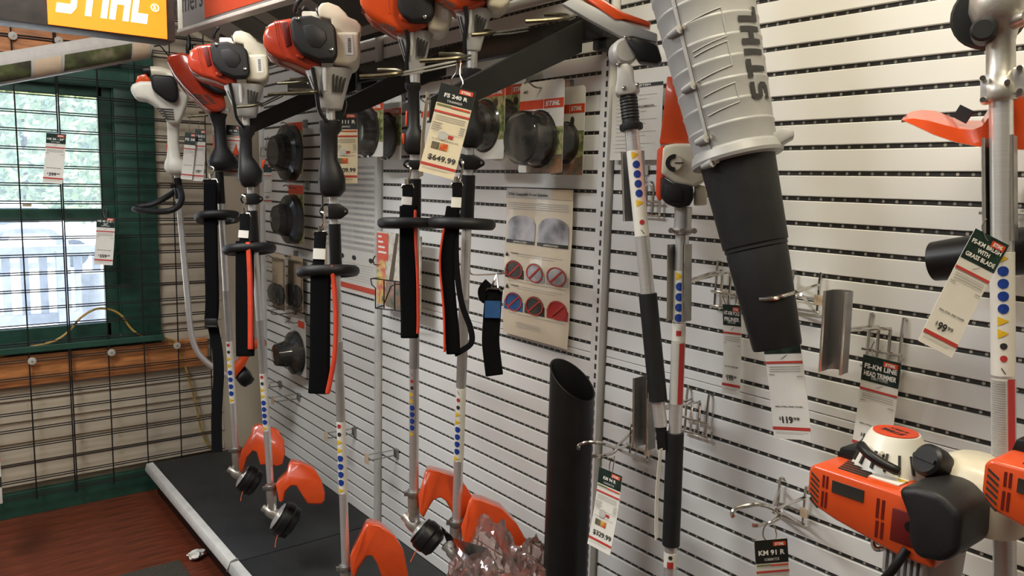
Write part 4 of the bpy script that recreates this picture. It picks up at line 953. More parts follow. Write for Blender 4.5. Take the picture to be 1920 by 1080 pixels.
pack('clear bag with two dark discs, rear', 540, 480, 568, 582, -.03, 'bag', pegit=False, cols='kraft')
pack('grey carded trimmer head, lowest pack at left', 544, 598, 574, 702, -.05, 'grey', cols='silver_strip')
peg('bare double peg hook with cream tab, lower left of slat wall', 612, 820, -.13, tip_tag='kraft')
peg('bare double peg hook with cream tab near the second upright', 688, 862, -.13, tip_tag='kraft')
peg('bare double peg hook with cream tab nearest the corner', 512, 752, -.13, tip_tag='kraft')
peg('bare peg hook under the grey carded trimmer head', 505, 724, -.06)
peg('bare peg hook above the grey carded trimmer head', 508, 588, -.12)
peg('long peg hook the folded strap hangs from', 880, 513, -.16, both=False, m='chrome')
# ================================================================ posters and brochure
def sheet(name, label, cat, x0, y0, x1, y1, Y, m, warp=.004):
    a = at(x0, y0, Y=Y); b = at(x1, y1, Y=Y); xm = (x0+x1)/2; top = at(xm, y0, Y=Y).z; bot = at(xm, y1, Y=Y).z; w = b.x-a.x; h = top-bot
    t = thing(name, label, cat, ((a.x+b.x)/2, Y, top)); f = lambda x, z: -warp*(noise.noise(V((x*9, z*7, 3)))+.25)
    nx, nz = 14, 26; vs = []; fs = []
    for j in range(nz+1):
        for i in range(nx+1):
            x = -w/2+w*i/nx; z = -h*j/nz; vs.append((x, f(x, z), z))
    for j in range(nz):
        for i in range(nx): q = j*(nx+1)+i; fs.append((q, q+nx+1, q+nx+2, q+1))
    MB().add(vs, fs).build('sheet', m, t, ang=180)
    return t, w, h, f
def on(t, w, h, f, name, m, x0, x1, z0, z1, d=.0012, parent=None, n=6):
    b = MB(); vs = []; fs = []
    for j in range(n+1):
        for i in range(n+1):
            x = w*(x0+(x1-x0)*i/n-.5); z = -h*(z0+(z1-z0)*j/n); vs.append((x, f(x, z)-d, z))
    for j in range(n):
        for i in range(n): q = j*(n+1)+i; fs.append((q, q+n+1, q+n+2, q+1))
    return b.add(vs, fs).build(name, m, parent or t, ang=180)
def round_on(t, w, h, f, name, m, cx, cz, rx, rz, d=.002, ring=0, bar=False, n=24):
    P_ = lambda a, s: (lambda x, z: V((x, f(x, z)-d, z)))(w*(cx-.5+rx*s*math.cos(a)), -h*(cz-rz*s*math.sin(a)))
    b = MB()
    if ring: b.loft([[P_(2*math.pi*q/n, s) for q in range(n)] for s in (1-ring, 1)], caps=False)
    else: b.loft([[P_(2*math.pi*q/n, s) for q in range(n)] for s in (.03, .35, .7, 1)], caps=False)
    if bar:
        for a, o in ((.8, .0),): b.add([P_(a-.09, 1), P_(a+.09, 1), P_(a+math.pi-.09, 1), P_(a+math.pi+.09, 1)], [(0, 1, 2, 3)])
    return b.build(name, m, t, ang=180)
mat('poster', (.74, .64, .49), .16, var=.06, scale=5, coat=.3)
t, w, h, f = sheet('wheel_poster', 'glossy cream poster of cutting wheels on the slat wall', 'poster', 951, 354, 1066, 640, -.012, 'poster', .009)
on(t, w, h, f, 'title_band', 'silver_strip', 0, 1, .0, .065)
on(t, w, h, f, 'title_patch', 'kraft', .72, 1, .0, .065, .0016)
vs, fs = text_mesh('STIHL Cutquik® Wheel Selection', .012); xm = max(v[0] for v in vs)
b = MB().add([(w*(-.46+.62*v[0]/xm), f(w*(-.46+.62*v[0]/xm), -h*.04)-.0022, -h*.048+h*.026*v[1]) for v in vs], fs); b.build('lettering', 'ink', t, smooth=False)
for i in range(4): on(t, w, h, f, 'small_print', 'ink_light', .05, .95, .095+i*.013, .099+i*.013, .0016, n=10)
for cx in (.25, .74):
    on(t, w, h, f, 'wheel_photo', 'pic_disc', cx-.22, cx+.22, .25, .355, .0016); round_on(t, w, h, f, 'wheel_photo', 'pic_disc', cx, .25, .22, .07)
    on(t, w, h, f, 'caption_band', 'pic_dark', cx-.22, cx+.22, .345, .367, .0022)
    lettering('APPROVED', 'white_ink', t, w*(cx-.5), -h*.364, w*.22, h*.012, f(w*(cx-.5), -h*.36)-.004, bold=.02)
for row, cz, cc in ((0, .545, ('pic_dark', 'pic_disc', 'pic_disc')), (1, .765, ('blue_label', 'pic_dark', 'sign_red'))):
    lettering('WARNING', 'ink', t, -w*.32, -h*(cz-.105), w*.13, h*.010, f(-w*.3, -h*(cz-.1))-.003, bold=.03)
    for a, z in ((.1, -.09),): MB().add([(w*(.03-.5), f(-w*.45, -h*(cz-.1))-.003, -h*(cz-.085)), (w*(.085-.5), f(-w*.45, -h*(cz-.1))-.003, -h*(cz-.085)), (w*(.0575-.5), f(-w*.45, -h*(cz-.1))-.003, -h*(cz-.115))], [(0, 1, 2)]).build('warning_sign', 'ink', t, smooth=False)
    on(t, w, h, f, 'small_print', 'ink_light', .20, .9, cz-.11, cz-.107, .0016); on(t, w, h, f, 'small_print', 'ink_light', .20, .8, cz-.095, cz-.092, .0016)
    for i, m in enumerate(cc):
        cx = .17+.33*i; on(t, w, h, f, 'wheel_photo', m, cx-.15, cx+.15, cz, cz+.062, .0016); round_on(t, w, h, f, 'wheel_photo', m, cx, cz, .135, .06, .0018)
        round_on(t, w, h, f, 'prohibition_ring', 'bar_red', cx, cz+.005, .135, .062, .0032, ring=.12, bar=True)
    on(t, w, h, f, 'small_print', 'ink_light', .1, .95, cz+.078, cz+.082, .0016)
for i in range(3): on(t, w, h, f, 'small_print', 'ink_light', .22, .6, .90+i*.014, .904+i*.014, .0016)
t, w, h, f = sheet('model_chart', 'white chart poster of striped rows behind the harness', 'poster', 604, 296, 705, 548, -.010, 'paper', .002)
for i in range(15): on(t, w, h, f, 'row_stripe', 'ink_light', .02, .98, .06+i*.042, .082+i*.042, .0012, n=4)
for i in range(14): on(t, w, h, f, 'row_print', 'ink_grey', .62, .95 if i % 3 else .8, .068+i*.042, .074+i*.042, .0016, n=2)
on(t, w, h, f, 'red_bar', 'logo_red', 0, 1, .93, .97, .0014); on(t, w, h, f, 'margin_stripe', 'tag_green', 0, .03, 0, .93, .0014); on(t, w, h, f, 'margin_stripe', 'kraft', .04, .09, .02, .93, .0014)
for cx in (.40, .62, .92): round_on(t, w, h, f, 'round_mark', 'ink', cx, .73, .035, .018, .0016)
for i in range(7): on(t, w, h, f, 'small_print', 'ink_light', .12, .96, .775+i*.02, .778+i*.02, .0014, n=3)
t, w, h, f = sheet('text_sheet', 'white sheet of printed text behind the pole pruner', 'paper', 1150, 158, 1238, 300, -.02, 'paper', .004)
on(t, w, h, f, 'title_band', 'ink', .3, 1, .0, .045, .0012)
lettering('SYSTEM', 'white_ink', t, w*.12, -h*.037, w*.3, h*.026, -.004, bold=.03)
for i in range(16): on(t, w, h, f, 'small_print', 'ink_light', .1, (.5, .9, .7)[i % 3], .09+i*.053, .098+i*.053, .0012, n=3)
lettering('KM ATTACHMENTS', 'ink', t, w*.10, -h*.31, w*.5, h*.028, -.004, bold=.02)
tagit(MB().box(at(1190, 319, Y=-.004), (.09, .004, .024)).build('label_holder', 'silver_strip'), 'grey label strip below the white text sheet', 'label')
b = thing('brochure_rack', 'small black wire rack holding a chainsaw brochure', 'rack', at(735, 590, Y=-.05))
Bx = lambda px, py, Y: at(px, py, Y=Y)
for pts in ([(703, 480, -.10), (699, 488, -.10), (702, 496, -.09), (716, 498, -.04), (718, 575, -.04)], [(788, 535, -.10), (770, 532, -.10), (742, 533, -.10), (733, 537, -.10), (720, 570, -.10)],
            [(695, 523, -.12), (700, 522, -.12), (758, 530, -.12)], [(695, 523, -.12), (697, 534, -.12), (704, 540, -.12), (704, 578, -.12), (760, 584, -.12)], [(720, 524, -.12), (720, 580, -.12)], [(740, 528, -.12), (740, 582, -.12)], [(757, 530, -.12), (757, 584, -.12)], [(704, 578, -.12), (720, 572, -.03)], [(760, 584, -.12), (775, 576, -.03)], [(695, 523, -.12), (715, 520, -.03)]):
    MB().tube([Bx(*q) for q in pts], .0024, 6).build('wire', 'wire_black', b, world=True)
t = thing('brochure', 'brochure with red corner and tree bark photo in the wire rack', 'brochure', at(745, 580, Y=-.07))
a, c = at(706, 440, Y=-.07), at(786, 575, Y=-.07); cz = at(745, 438, Y=-.07).z; w = c.x-a.x; h = cz-at(745, 580, Y=-.07).z
Mb = Matrix.Translation((0, 0, 0))
cv = MB().box((0, .003, h/2), (w, .006, h)).build('cover', 'pic_bark', t)
MB().rect(-w/2, -w*.22, h*.62, h*.98, -.0008).build('red_panel', 'logo_red', cv, smooth=False)
MB().rect(-w/2, -w*.28, h*.02, h*.62, -.0008).build('picture', 'pic_fire', cv, smooth=False)
MB().rect(-w*.28, w/2, .0, h*.36, -.0008).build('picture', 'pic_scene', cv, smooth=False)
MB().prism([(-w*.20, h*.36), (-w*.04, h), (w*.02, h), (-w*.10, h*.36)], -.0010, -.0006).build('branch_print', 'bark', cv, smooth=False)
MB().add([(w*.12+.016*math.cos(q*.52), -.0012, h*.80+.016*math.sin(q*.52)) for q in range(12)], [list(range(12))]).build('yellow_badge', 'yellow', cv, smooth=False)
for i in range(4): MB().rect(-w*.46, -w*(.38-.04*i), h*(.92-.07*i), h*(.945-.07*i), -.0014).build('lettering', 'white_ink', cv, smooth=False)
# ================================================================ chrome tool brackets on the slat wall
def wire_plate(t, w, h, m='chrome'):
    """wire back plate: two long verticals hooked in the slots, two short ones, two cross wires; origin at mid top"""
    for x in (-w/2, w/2): MB().tube([(x, .004, .004), (x, -.010, .006), (x, -.012, -.01), (x, -.012, -h)], .0032, 7).build('upright_wire', m, t)
    for z in (-h*.62, -h*.95): MB().tube([(-w*.64, -.016, z), (w*.62, -.016, z)], .0030, 7).build('cross_wire', m, t)
def holder_bracket(label, wall_px, chan_px0, chan_px1, w=.062, h=.10, lean=0):
    """wall plate, two arm wires and an open aluminium channel at the end"""
    o = at(*wall_px, Y=0); t = thing('tool_bracket', label, 'bracket', o, group='chrome tool brackets on the slat wall'); wire_plate(t, w, h)
    Yc = -.165
    a = at(*chan_px0, Y=Yc)-o; b = at(*chan_px1, Y=Yc)-o; m = (a+b)/2
    for i, x in enumerate((-.012, .010)):
        MB().tube(smooth_path([(x, -.014, -h*.9), (x, -.014, -h*.25), (x, -.03, -h*.14), (m.x+x*.5, m.y+.018, m.z)], 3), .0032, 7).build('arm_wire', 'chrome', t)
    z = (a-b).normalized(); Mc = frame(m, z, V((.12, -1, 0))); L_ = (a-b).length
    R_ = .019; prof = [(R_*math.cos(q), R_*math.sin(q)) for q in [math.radians(d) for d in range(-20, 201, 20)]]
    prof = [(R_, -.026)]+prof+[(-R_, -.026)]
    inner = [(x*.90, y*.90 if y > 0 else y) for x, y in prof][::-1]; ring = prof+inner
    MB().loft([[V((x, y, zz)) for x, y in ring] for zz in (-L_/2, L_/2)], M=Mc).build('channel', 'zinc', t, ang=30)
    for x in (-R_*.95, R_*.95): MB().tube([Mc @ V((x, -.026, -L_/2)), Mc @ V((x, -.026, L_/2))], .0026, 7).build('channel_lip', 'chrome', t)
    return t
def pole_axis(p0, p1, Y0, Y1): return at(*p0, Y=Y0), at(*p1, Y=Y1)
class Pole(Trim):
    def __init__(s, name, label, cat, p0, p1, Y0, Y1, r, group='split-shaft attachments on the slat wall'):
        s.A, s.B = pole_axis(p0, p1, Y0, Y1); s.top = p0; s.Dt = proj(s.A)[2]; M = frame(s.A, s.A-s.B, CAM-s.A)
        s.t = thing(name, label, cat, M=M, group=group); s.ppm = FPX/s.Dt; s.r = r; s.len = (s.A-s.B).length
# ---- pole pruner
holder_bracket('chrome bracket holding the pole pruner near its middle', (1228, 330), (1192, 284), (1196, 414))
holder_bracket('chrome bracket with channel at the foot of the pole pruner', (1314, 738), (1214, 708), (1213, 838))
P1 = Pole('pole_pruner', 'pole pruner attachment with orange scabbard and black foam grip', 'attachment', (1178, 180), (1239, 800), -.215, -.185, .0150)
P1.tube(235, 552, P1.r, 'alu', 'shaft'); P1.tube(750, 800, P1.r*.95, 'alu', 'shaft')
P1.label(283, 444, 'tbbbbt rv', .35)
P1.tube(550, 752, P1.r+.0045, 'rubber', 'foam_grip')
P1.tube(798, 842, P1.r*.8, 'black', 'shaft_end')
z0, z1 = P1.z(178), P1.z(244); pf = [(.016, z0)]
for i in range(7): q = lerp(z0, z1, .12+i*.09); pf += [(.0195, q), (.0178, q-.002)]
pf += [(.0185, lerp(z0, z1, .78)), (.0245, lerp(z0, z1, .84)), (.0250, lerp(z0, z1, .94)), (.0235, z1), (.015, z1)]
MB().lathe(pf, 20).build('rubber_sleeve', 'rubber', P1.t, ang=25)
O = P1.o
gh = MB().prism(O([(1160, 150), (1163, 125), (1180, 122), (1192, 130), (1192, 160), (1200, 166), (1200, 176), (1186, 180), (1160, 180), (1154, 174), (1156, 164)]), -.022, .02).build('gear_neck', 'grey_cast', P1.t, bevel=.005)
c = O([(1176, 100)])[0]
MB().lathe([(.0001, .022), (.022, .022), (.028, .016), (.029, -.012), (.024, -.02), (.0001, -.02)], 24, Matrix.Translation((c[0], 0, c[1])) @ Matrix.Rotation(math.pi/2, 4, 'X') @ Matrix.Rotation(.35, 4, 'Y')).build('gear_case', 'grey_cast', P1.t)
for px, py in ((1172, 168), (1197, 166), (1166, 124), (1185, 76)): x, z = O([(px, py)])[0]; MB().lathe([(.0001, .006), (.0045, .005), (.005, -.006), (.0001, -.006)], 8, Matrix.Translation((x, -.020, z)) @ Matrix.Rotation(math.pi/2, 4, 'X')).build('bolt', 'chrome', P1.t)
MB().prism(O([(1184, 82), (1200, 78), (1240, 98), (1246, 130), (1236, 134), (1204, 124), (1196, 106)]), -.026, .012).build('sprocket_cover', 'black', P1.t, bevel=.008)
MB().prism(O([(1072, -6), (1098, -14), (1190, 48), (1242, 76), (1240, 92), (1196, 74), (1176, 72), (1118, 30)]), -.012, .012).build('guide_rail', 'grey_plastic', P1.t, bevel=.003)
MB().prism(O([(1110, -14), (1136, -12), (1184, 28), (1232, 54), (1230, 62), (1186, 42), (1168, 40)]), -.016, .018).build('scabbard', 'orange', P1.t, bevel=.003)
# ---- second attachment: gearbox with knob
holder_bracket('chrome bracket holding the attachment with the blue warning symbols', (1371, 497), (1280, 458), (1279, 600), w=.058)
P2 = Pole('gearbox_attachment', 'attachment with cream gearbox, round knob and black grip', 'attachment', (1281, 392), (1256, 1075), -.165, -.165, .0140)
P2.tube(440, 820, P2.r, 'alu', 'shaft'); P2.tube(1020, 1085, P2.r, 'alu', 'shaft')
P2.tube(388, 440, P2.r*1.28, 'alu_dull', 'gear_neck')
z = P2.z(432); MB().box((0, 0, z), (.046, .034, .011)).build('clamp', 'alu_dull', P2.t, bevel=.004)
for x in (-.023, .0, .024): MB().lathe([(.0001, .012), (.0055, .012), (.006, -.008), (.0001, -.008)], 10, Matrix.Translation((x, -.016, z)) @ Matrix.Rotation(math.pi/2, 4, 'X')).build('bolt', 'chrome', P2.t)
P2.label(507, 604, 'tbbbb', -.15); P2.label(606, 640, ' R ', 0); 
sl = P2.tube(640, 757, P2.r+.0007, 'ink_light', 'text_label'); z0, z1 = P2.z(642), P2.z(755)
b = MB(); rr = P2.r+.0013
b.loft([[V((rr*math.cos(a), rr*math.sin(a), zz)) for a in [math.radians(q) for q in range(-80, -29, 10)]] for zz in (z0, z1)], caps=False, closed=False); b.build('red_stripe', 'sign_red', sl)
P2.tube(810, 1022, P2.r+.0050, 'rubber', 'foam_grip'); P2.label(1034, 1062, 'nR', 0)
O = P2.o
gb = MB().prism(O([(1238, 277), (1262, 272), (1300, 272), (1318, 290), (1320, 340), (1298, 352), (1262, 344), (1244, 332), (1236, 330)]), -.028, .035).build('gearbox', 'cream', P2.t, bevel=.008, segs=3)
MB().prism(O([(1230, 284), (1240, 274), (1244, 276), (1244, 372), (1236, 378), (1230, 366)]), -.026, .034).build('edge_trim', 'logo_red', P2.t, bevel=.003)
MB().prism(O([(1238, 332), (1262, 345), (1298, 350), (1299, 372), (1293, 386), (1272, 391), (1250, 383), (1239, 370)]), -.034, .034).build('lower_shroud', 'charcoal', P2.t, bevel=.006, segs=2)
MB().prism(O([(1246, 345), (1280, 356), (1280, 380), (1254, 378), (1246, 366)]), -.0365, -.03).build('shroud_panel', 'charcoal', P2.t, bevel=.003)
x, z = O([(1262, 308)])[0]; Mk = Matrix.Translation((x, -.028, z)) @ Matrix.Rotation(math.pi/2, 4, 'X')
kb = MB().lathe([(.0001, .010), (.015, .010), (.017, .006), (.017, 0), (.0001, 0)], 24, Mk).build('knob', 'cream', P2.t)
b = MB(); pr = [(.0175*math.cos(math.radians(q)), .0175*math.sin(math.radians(q))) for q in range(80, 281, 20)]+[(.0085*math.cos(math.radians(q)), .0085*math.sin(math.radians(q))) for q in range(280, 79, -20)]
b.prism([(x+p, z+q) for p, q in pr], -.0400, -.030).build('knob_crescent', 'charcoal', kb)
b = MB().box((x+.010, -.0388, z), (.018, .002, .0022)); b.build('pointer', 'ink', kb)
MB().prism(O([(1300, 344), (1322, 350), (1324, 384), (1300, 386)]), -.01, .03).build('side_arm', 'cream', P2.t, bevel=.004)
MB().prism(O([(1243, 148), (1282, 150), (1296, 230), (1300, 270), (1276, 272), (1233, 271), (1240, 200)]), .0, .014).build('deflector_plate', 'guard', P2.t, bevel=.003)
# ---- ring brackets
def ring_bracket(label, wall_px, ring, Dr, w=.06, h=.075, tab=True):
    o = at(*wall_px, Y=0); t = thing('ring_bracket', label, 'bracket', o, group='chrome ring brackets on the slat wall'); wire_plate(t, w, h)
    pts = [at(px, py, Y=Y)-o for px, py, Y in ring]
    MB().tube(smooth_path(pts, 5), .0042, 8).build('fork', 'chrome', t)
    e = pts[len(pts)//2]
    for x in (-w/2, w/2):
        MB().tube([(x, -.012, -.016), (e.x+x*.12, e.y, e.z+.001)], .0034, 7).build('arm_wire', 'chrome', t)
        MB().tube([(x, -.012, -h), (e.x+x*.25, e.y+.012, e.z-.004)], .0030, 7).build('brace_wire', 'chrome', t)
    if tab: MB().box((w/2+.004, -.018, -h*.62), (.017, .002, .020)).build('price_tab', 'kraft', t)
    return t
ring_bracket('chrome forked bracket the grey blower tube rests in', (1518, 515), [(1424, 561, -.235), (1450, 560, -.225), (1474, 553, -.20), (1488, 548, -.165), (1478, 546, -.13), (1450, 545, -.10)], .2)
ring_bracket('empty chrome forked bracket in front of the black cut tube', (1206, 805), [(1084, 842, -.24), (1087, 834, -.24), (1104, 829, -.23), (1132, 832, -.20), (1154, 842, -.165), (1146, 850, -.19), (1126, 855, -.22), (1110, 855, -.235)], .2)
ring_bracket('empty chrome forked bracket left of the lower engine', (1492, 908), [(1376, 970, -.25), (1373, 962, -.25), (1384, 952, -.24), (1424, 946, -.21), (1452, 955, -.165), (1462, 966, -.15), (1450, 978, -.18), (1430, 984, -.22), (1412, 985, -.24)], .2)
holder_bracket('empty chrome bracket with aluminium channel right of the blower', (1668, 598), (1578, 545), (1568, 696))
# ---- grey blower tube with black nozzle
A = at(1312, -30, Y=-.225); B = at(1456, 645, Y=-.185); Mb = frame(A, A-B, CAM-A)
bl = thing('blower_attachment', 'grey blower tube attachment with black tapered nozzle', 'attachment', M=Mb, group='split-shaft attachments on the slat wall')
Lb = (A-B).length
def sb(py):
    a, b = -.2, 1.2
    for _ in range(40):
        m = (a+b)/2
        if proj(A.lerp(B, m))[1] < py: a = m
        else: b = m
    return -a*Lb
R0, R1 = .095, .075
zc = sb(300)
def rad(z): return lerp(R0, R1, min(1, max(0, z/zc)))
pf = [(R0*.9, .17), (R0*1.03, .165), (R0*1.02, .02)]
for i in range(9):
    z = zc*(i+.5)/9; pf += [(rad(z), z+.004), (rad(z)+.0014, z+.0012), (rad(z)+.0014, z-.0012), (rad(z), z-.004)]
pf += [(R1, zc+.02), (R1+.002, zc), (R1-.004, zc-.004)]
MB().lathe([(R0*1.06, .062), (R0*1.08, .06), (R0*1.08, .045), (R0*1.06, .043)], 40).build('clip_ring', 'orange', bl)
MB().lathe(pf, 56).build('housing', 'grey_plastic', bl, ang=30)
def onb(a, z, d=.0): r = rad(z)+d; return V((r*math.cos(a), r*math.sin(a), z))
FA = -math.pi/2      # towards the camera
MB().loft([[onb(FA-.62+.10*k, z, .0026-.0012*k) for k in (0, 1)]+[onb(FA-.62+.10*k, z, -.004) for k in (1, 0)] for z in (.02, zc*.5, zc-.002)]).build('seam', 'grey_plastic', bl)
b = MB().loft([[onb(FA-.535, z, .0022), onb(FA-.515, z, .0022)] for z in (.02, zc*.33, zc*.66, zc-.001)], caps=False, closed=False); b.build('seam_gap', 'slot', bl)
for py in (72, 172, 268, 312):
    z = sb(py)+.008; p = onb(FA-.58, z, .002); q = onb(FA-.90, z, .003); MB().tube([q, p*1.0+V((0, -.004, 0))], [.006, .0085], 10).build('boss', 'grey_plastic', bl)
    d = (p-V((0, 0, z))).normalized(); MB().tube([p+V((.006, -.006, 0)), p+V((.009, -.009, 0))], .0045, 8).build('screw', 'chrome', bl)
for zz0, zz1 in ((60, 110), (118, 160), (190, 224)):
    b = MB()
    for z in (sb(zz0), sb(zz1)): b.tube([onb(FA-.42+.09*k, z+.010*(k/8), .0005) for k in range(9)], .0013, 5)
    b.tube([onb(FA+.30, lerp(sb(zz0), sb(zz1), k/4)+.010, .0005) for k in range(5)], .0013, 5)
    struct(b.build('panel_ridges', 'grey_plastic', bl), 'stuff')
# raised maker's letters running up the tube
zt, zbm = sb(52), sb(214); Ltot = zt-zbm; a0 = FA+.60; hgt = .54
for p in logo_polys(1, 1, 0, .22):
    pv = [V((x, y, 0)) for x, y in p]; vs = []; fs = []; N_ = 6
    for tri in tessellate_polygon([pv]):
        a_, b_, c_ = [pv[q] if isinstance(q, int) else V(q) for q in tri]; o_ = len(vs); idx = {}
        for i_ in range(N_+1):
            for j_ in range(N_+1-i_):
                q = a_+(b_-a_)*(i_/N_)+(c_-a_)*(j_/N_); idx[i_, j_] = len(vs); vs.append(onb(a0+hgt*(1-q.y), zbm+Ltot*q.x, .0030))
        for i_ in range(N_):
            for j_ in range(N_-i_):
                fs.append((idx[i_, j_], idx[i_+1, j_], idx[i_, j_+1]))
                if i_+j_ < N_-1: fs.append((idx[i_+1, j_], idx[i_+1, j_+1], idx[i_, j_+1]))
    MB().add(vs, fs).build('raised_letter', 'ink', bl, smooth=False)
# collar flange with lug
zf = zc
MB().lathe([(R1+.001, zf+.022), (R1+.006, zf+.018), (R1+.010, zf+.004), (R1+.008, zf-.002), (R1-.004, zf-.003)], 48).build('collar', 'grey_plastic', bl, ang=30)
MB().prism([(R1*.5, zf+.016), (R1+.012, zf+.034), (R1+.030, zf+.026), (R1+.030, zf+.014), (R1*.8, zf-.001)], -.03, .012).build('lug', 'grey_plastic', bl, bevel=.003)
z2 = sb(462); z3 = sb(652)
MB().lathe([(R1-.006, zc+.004), (R1-.007, zc-.01), (.060, z2+.012), (.0595, z2+.004), (.057, z2+.003), (.0575, z2-.004), (.055, z2-.006), (.056, z2-.012), (.0445, z3+.004), (.043, z3), (.040, z3+.002), (.041, z3+.02)], 44).build('nozzle', 'rubber', bl, ang=30)
# ---- black tube with slanted mouth standing on the base shelf
o = at(1074, 690, Y=-.20); Rb = .0545; zt = at(1074, 712, Y=-.20).z; dz = at(1074, 686, Y=-.20).z-at(1074, 757, Y=-.20).z
t = thing('cut_tube', 'tall black plastic tube with slanted open mouth', 'tube', (o.x, -.20, ZD))
n = 40; r1 = []; r2 = []; rb = []; ri = []
for q in range(n):
    a = 2*math.pi*q/n; c, s_ = math.cos(a), math.sin(a); d = V((c, s_, 0)); u = d.dot(-V((RT.x, RT.y, 0)).normalized())*.62+d.dot(V((FW.x, FW.y, 0)).normalized())*.55
    z = zt-ZD+u*.050
    r1.append(d*Rb+V((0, 0, z))); r2.append(d*(Rb-.003)+V((0, 0, z))); rb.append(d*Rb); ri.append(d*(Rb-.003)+V((0, 0, .02)))
MB().loft([rb, r1, r2, ri], caps=True).build('tube', 'black', t, ang=50)
MB().tube(r1+[r1[0]], .0009, 5).build('rim', 'charcoal', t)
# ---- inverted trimmer attachment on the right
P3 = Pole('trimmer_attachment', 'trimmer attachment hung head up at the right edge, orange guard', 'attachment', (1876, 60), (1884, 1085), -.185, -.17, .0155)
P3.tube(180, 1090, P3.r, 'alu', 'shaft')
holder_bracket('chrome bracket holding the pole at the right edge', (1900, 330), (1879, 258), (1881, 452))
P3.label(472, 704, 'tbbbbttnrv', .1); sl = P3.tube(708, 860, P3.r+.0007, 'ink_light', 'text_label')
b = MB(); rr = P3.r+.0013; b.loft([[V((rr*math.cos(a), rr*math.sin(a), zz)) for a in [math.radians(q) for q in range(-70, -29, 10)]] for zz in (P3.z(708), P3.z(860))], caps=False, closed=False); b.build('red_stripe', 'sign_red', sl)
b = MB()
for i in range(34):
    zz = lerp(P3.z(712), P3.z(856), i/33); b.tube([V((rr*math.cos(math.radians(q)), rr*math.sin(math.radians(q)), zz)) for q in range(-150, -79, 14)], .0005, 4)
struct(b.build('small_print', 'ink_grey', sl), 'stuff')
O = P3.o
MB().lathe([(.019, P3.z(190)), (.0215, P3.z(186)), (.0215, P3.z(160)), (.019, P3.z(156)), (.0185, P3.z(80)), (.022, P3.z(60)), (.034, P3.z(40)), (.040, P3.z(15)), (.038, P3.z(-20)), (.02, P3.z(-45)), (.0001, P3.z(-50))], 28).build('gear_head', 'cast_metal', P3.t, ang=50)
x, z = O([(1849, 60)])[0]; MB().lathe([(.0001, .012), (.013, .012), (.0165, .008), (.0165, -.03), (.0001, -.03)], 20, Matrix.Translation((x, -.03, z)) @ Matrix.Rotation(math.pi/2, 4, 'X')).build('knob', 'rubber', P3.t)
x, z = O([(1903, 48)])[0]; MB().lathe([(.0001, .02), (.009, .02), (.011, .01), (.012, -.02), (.0001, -.02)], 14, Matrix.Translation((x, -.02, z)) @ Matrix.Rotation(math.pi/2, 4, 'X') @ Matrix.Rotation(.6, 4, 'Y')).build('grease_plug', 'cast_metal', P3.t)
x, z = O([(1860, 20)])[0]; MB().lathe([(.0001, .012), (.046, .010), (.050, .002), (.046, -.008), (.0001, -.01)], 28, Matrix.Translation((x-.002, .02, z)) @ Matrix.Rotation(math.pi/2, 4, 'X')).build('spool_head', 'black', P3.t)
MB().prism(O([(1843, 140), (1852, 136), (1915, 128), (1920, 180), (1906, 186), (1850, 190), (1842, 188)]), -.012, .020).build('clamp_plate', 'alu', P3.t, bevel=.003)
for px, py in ((1847, 145), (1847, 185), (1905, 135), (1905, 177), (1886, 158)): x, z = O([(px, py)])[0]; MB().lathe([(.0001, .008), (.004, .008), (.0045, -.004), (.0001, -.004)], 8, Matrix.Translation((x, -.014, z)) @ Matrix.Rotation(math.pi/2, 4, 'X')).build('bolt', 'chrome', P3.t)
g = MB(); Dg = P3.Dt
top = [(1690, 224), (1708, 209), (1730, 206), (1756, 208), (1790, 222), (1815, 226), (1840, 226), (1856, 200), (1930, 120), (1960, 118)]; bot = [(1690, 224), (1712, 234), (1750, 252), (1790, 266), (1830, 274), (1870, 278), (1910, 280), (1930, 281), (1945, 281), (1965, 281)]
lip = [(1690, 225), (1712, 222), (1740, 226), (1770, 234), (1800, 242), (1825, 243), (1842, 236), (1858, 214), (1930, 150), (1960, 150)]
rows = [[at(*top[i], D=Dg+.10) for i in range(10)], [at(*lip[i], D=Dg+.035) for i in range(10)], [at(*bot[i], D=Dg+.03) for i in range(10)], [at(bot[i][0], bot[i][1]+1, D=Dg+.036) for i in range(10)], [at(lip[i][0], lip[i][1]+5, D=Dg+.042) for i in range(10)], [at(top[i][0], top[i][1]+4, D=Dg+.10) for i in range(10)]]
gd = g.loft(rows+[rows[0]], caps=False, closed=False).build('deflector', 'guard', P3.t, world=True, ang=35)
MB().box((0, 0, 0), (.022, .004, .020), P3_m := (ROOTM[P3.t.name].inverted() @ Matrix.Translation(at(1806, 214, D=Dg+.05)) @ Matrix.Rotation(.5, 4, 'Y'))).build('line_cutter', 'black', P3.t)
# ---- black flared tube behind the $99.99 tag
a = at(1752, 490, Y=-.10); b_ = at(1990, 462, Y=-.10); d = (b_-a).normalized(); Mt = Matrix.Translation(a) @ d.to_track_quat('Z', 'Y').to_matrix().to_4x4()
t = thing('vacuum_tube', 'short black tube pointing left behind the $99.99 tag', 'tube', M=Mt)
MB().lathe([(.026, .012), (.030, .0), (.0325, .0), (.0335, .02), (.036, .10), (.037, .22), (.001, .22)], 32).build('tube', 'black', t, ang=40)
MB().tube([(0, 0, .12), V((0, 0, .12))+Mt.to_3x3().inverted() @ V((0, .10, .0))], .007, 8).build('support_peg', 'zinc', t)

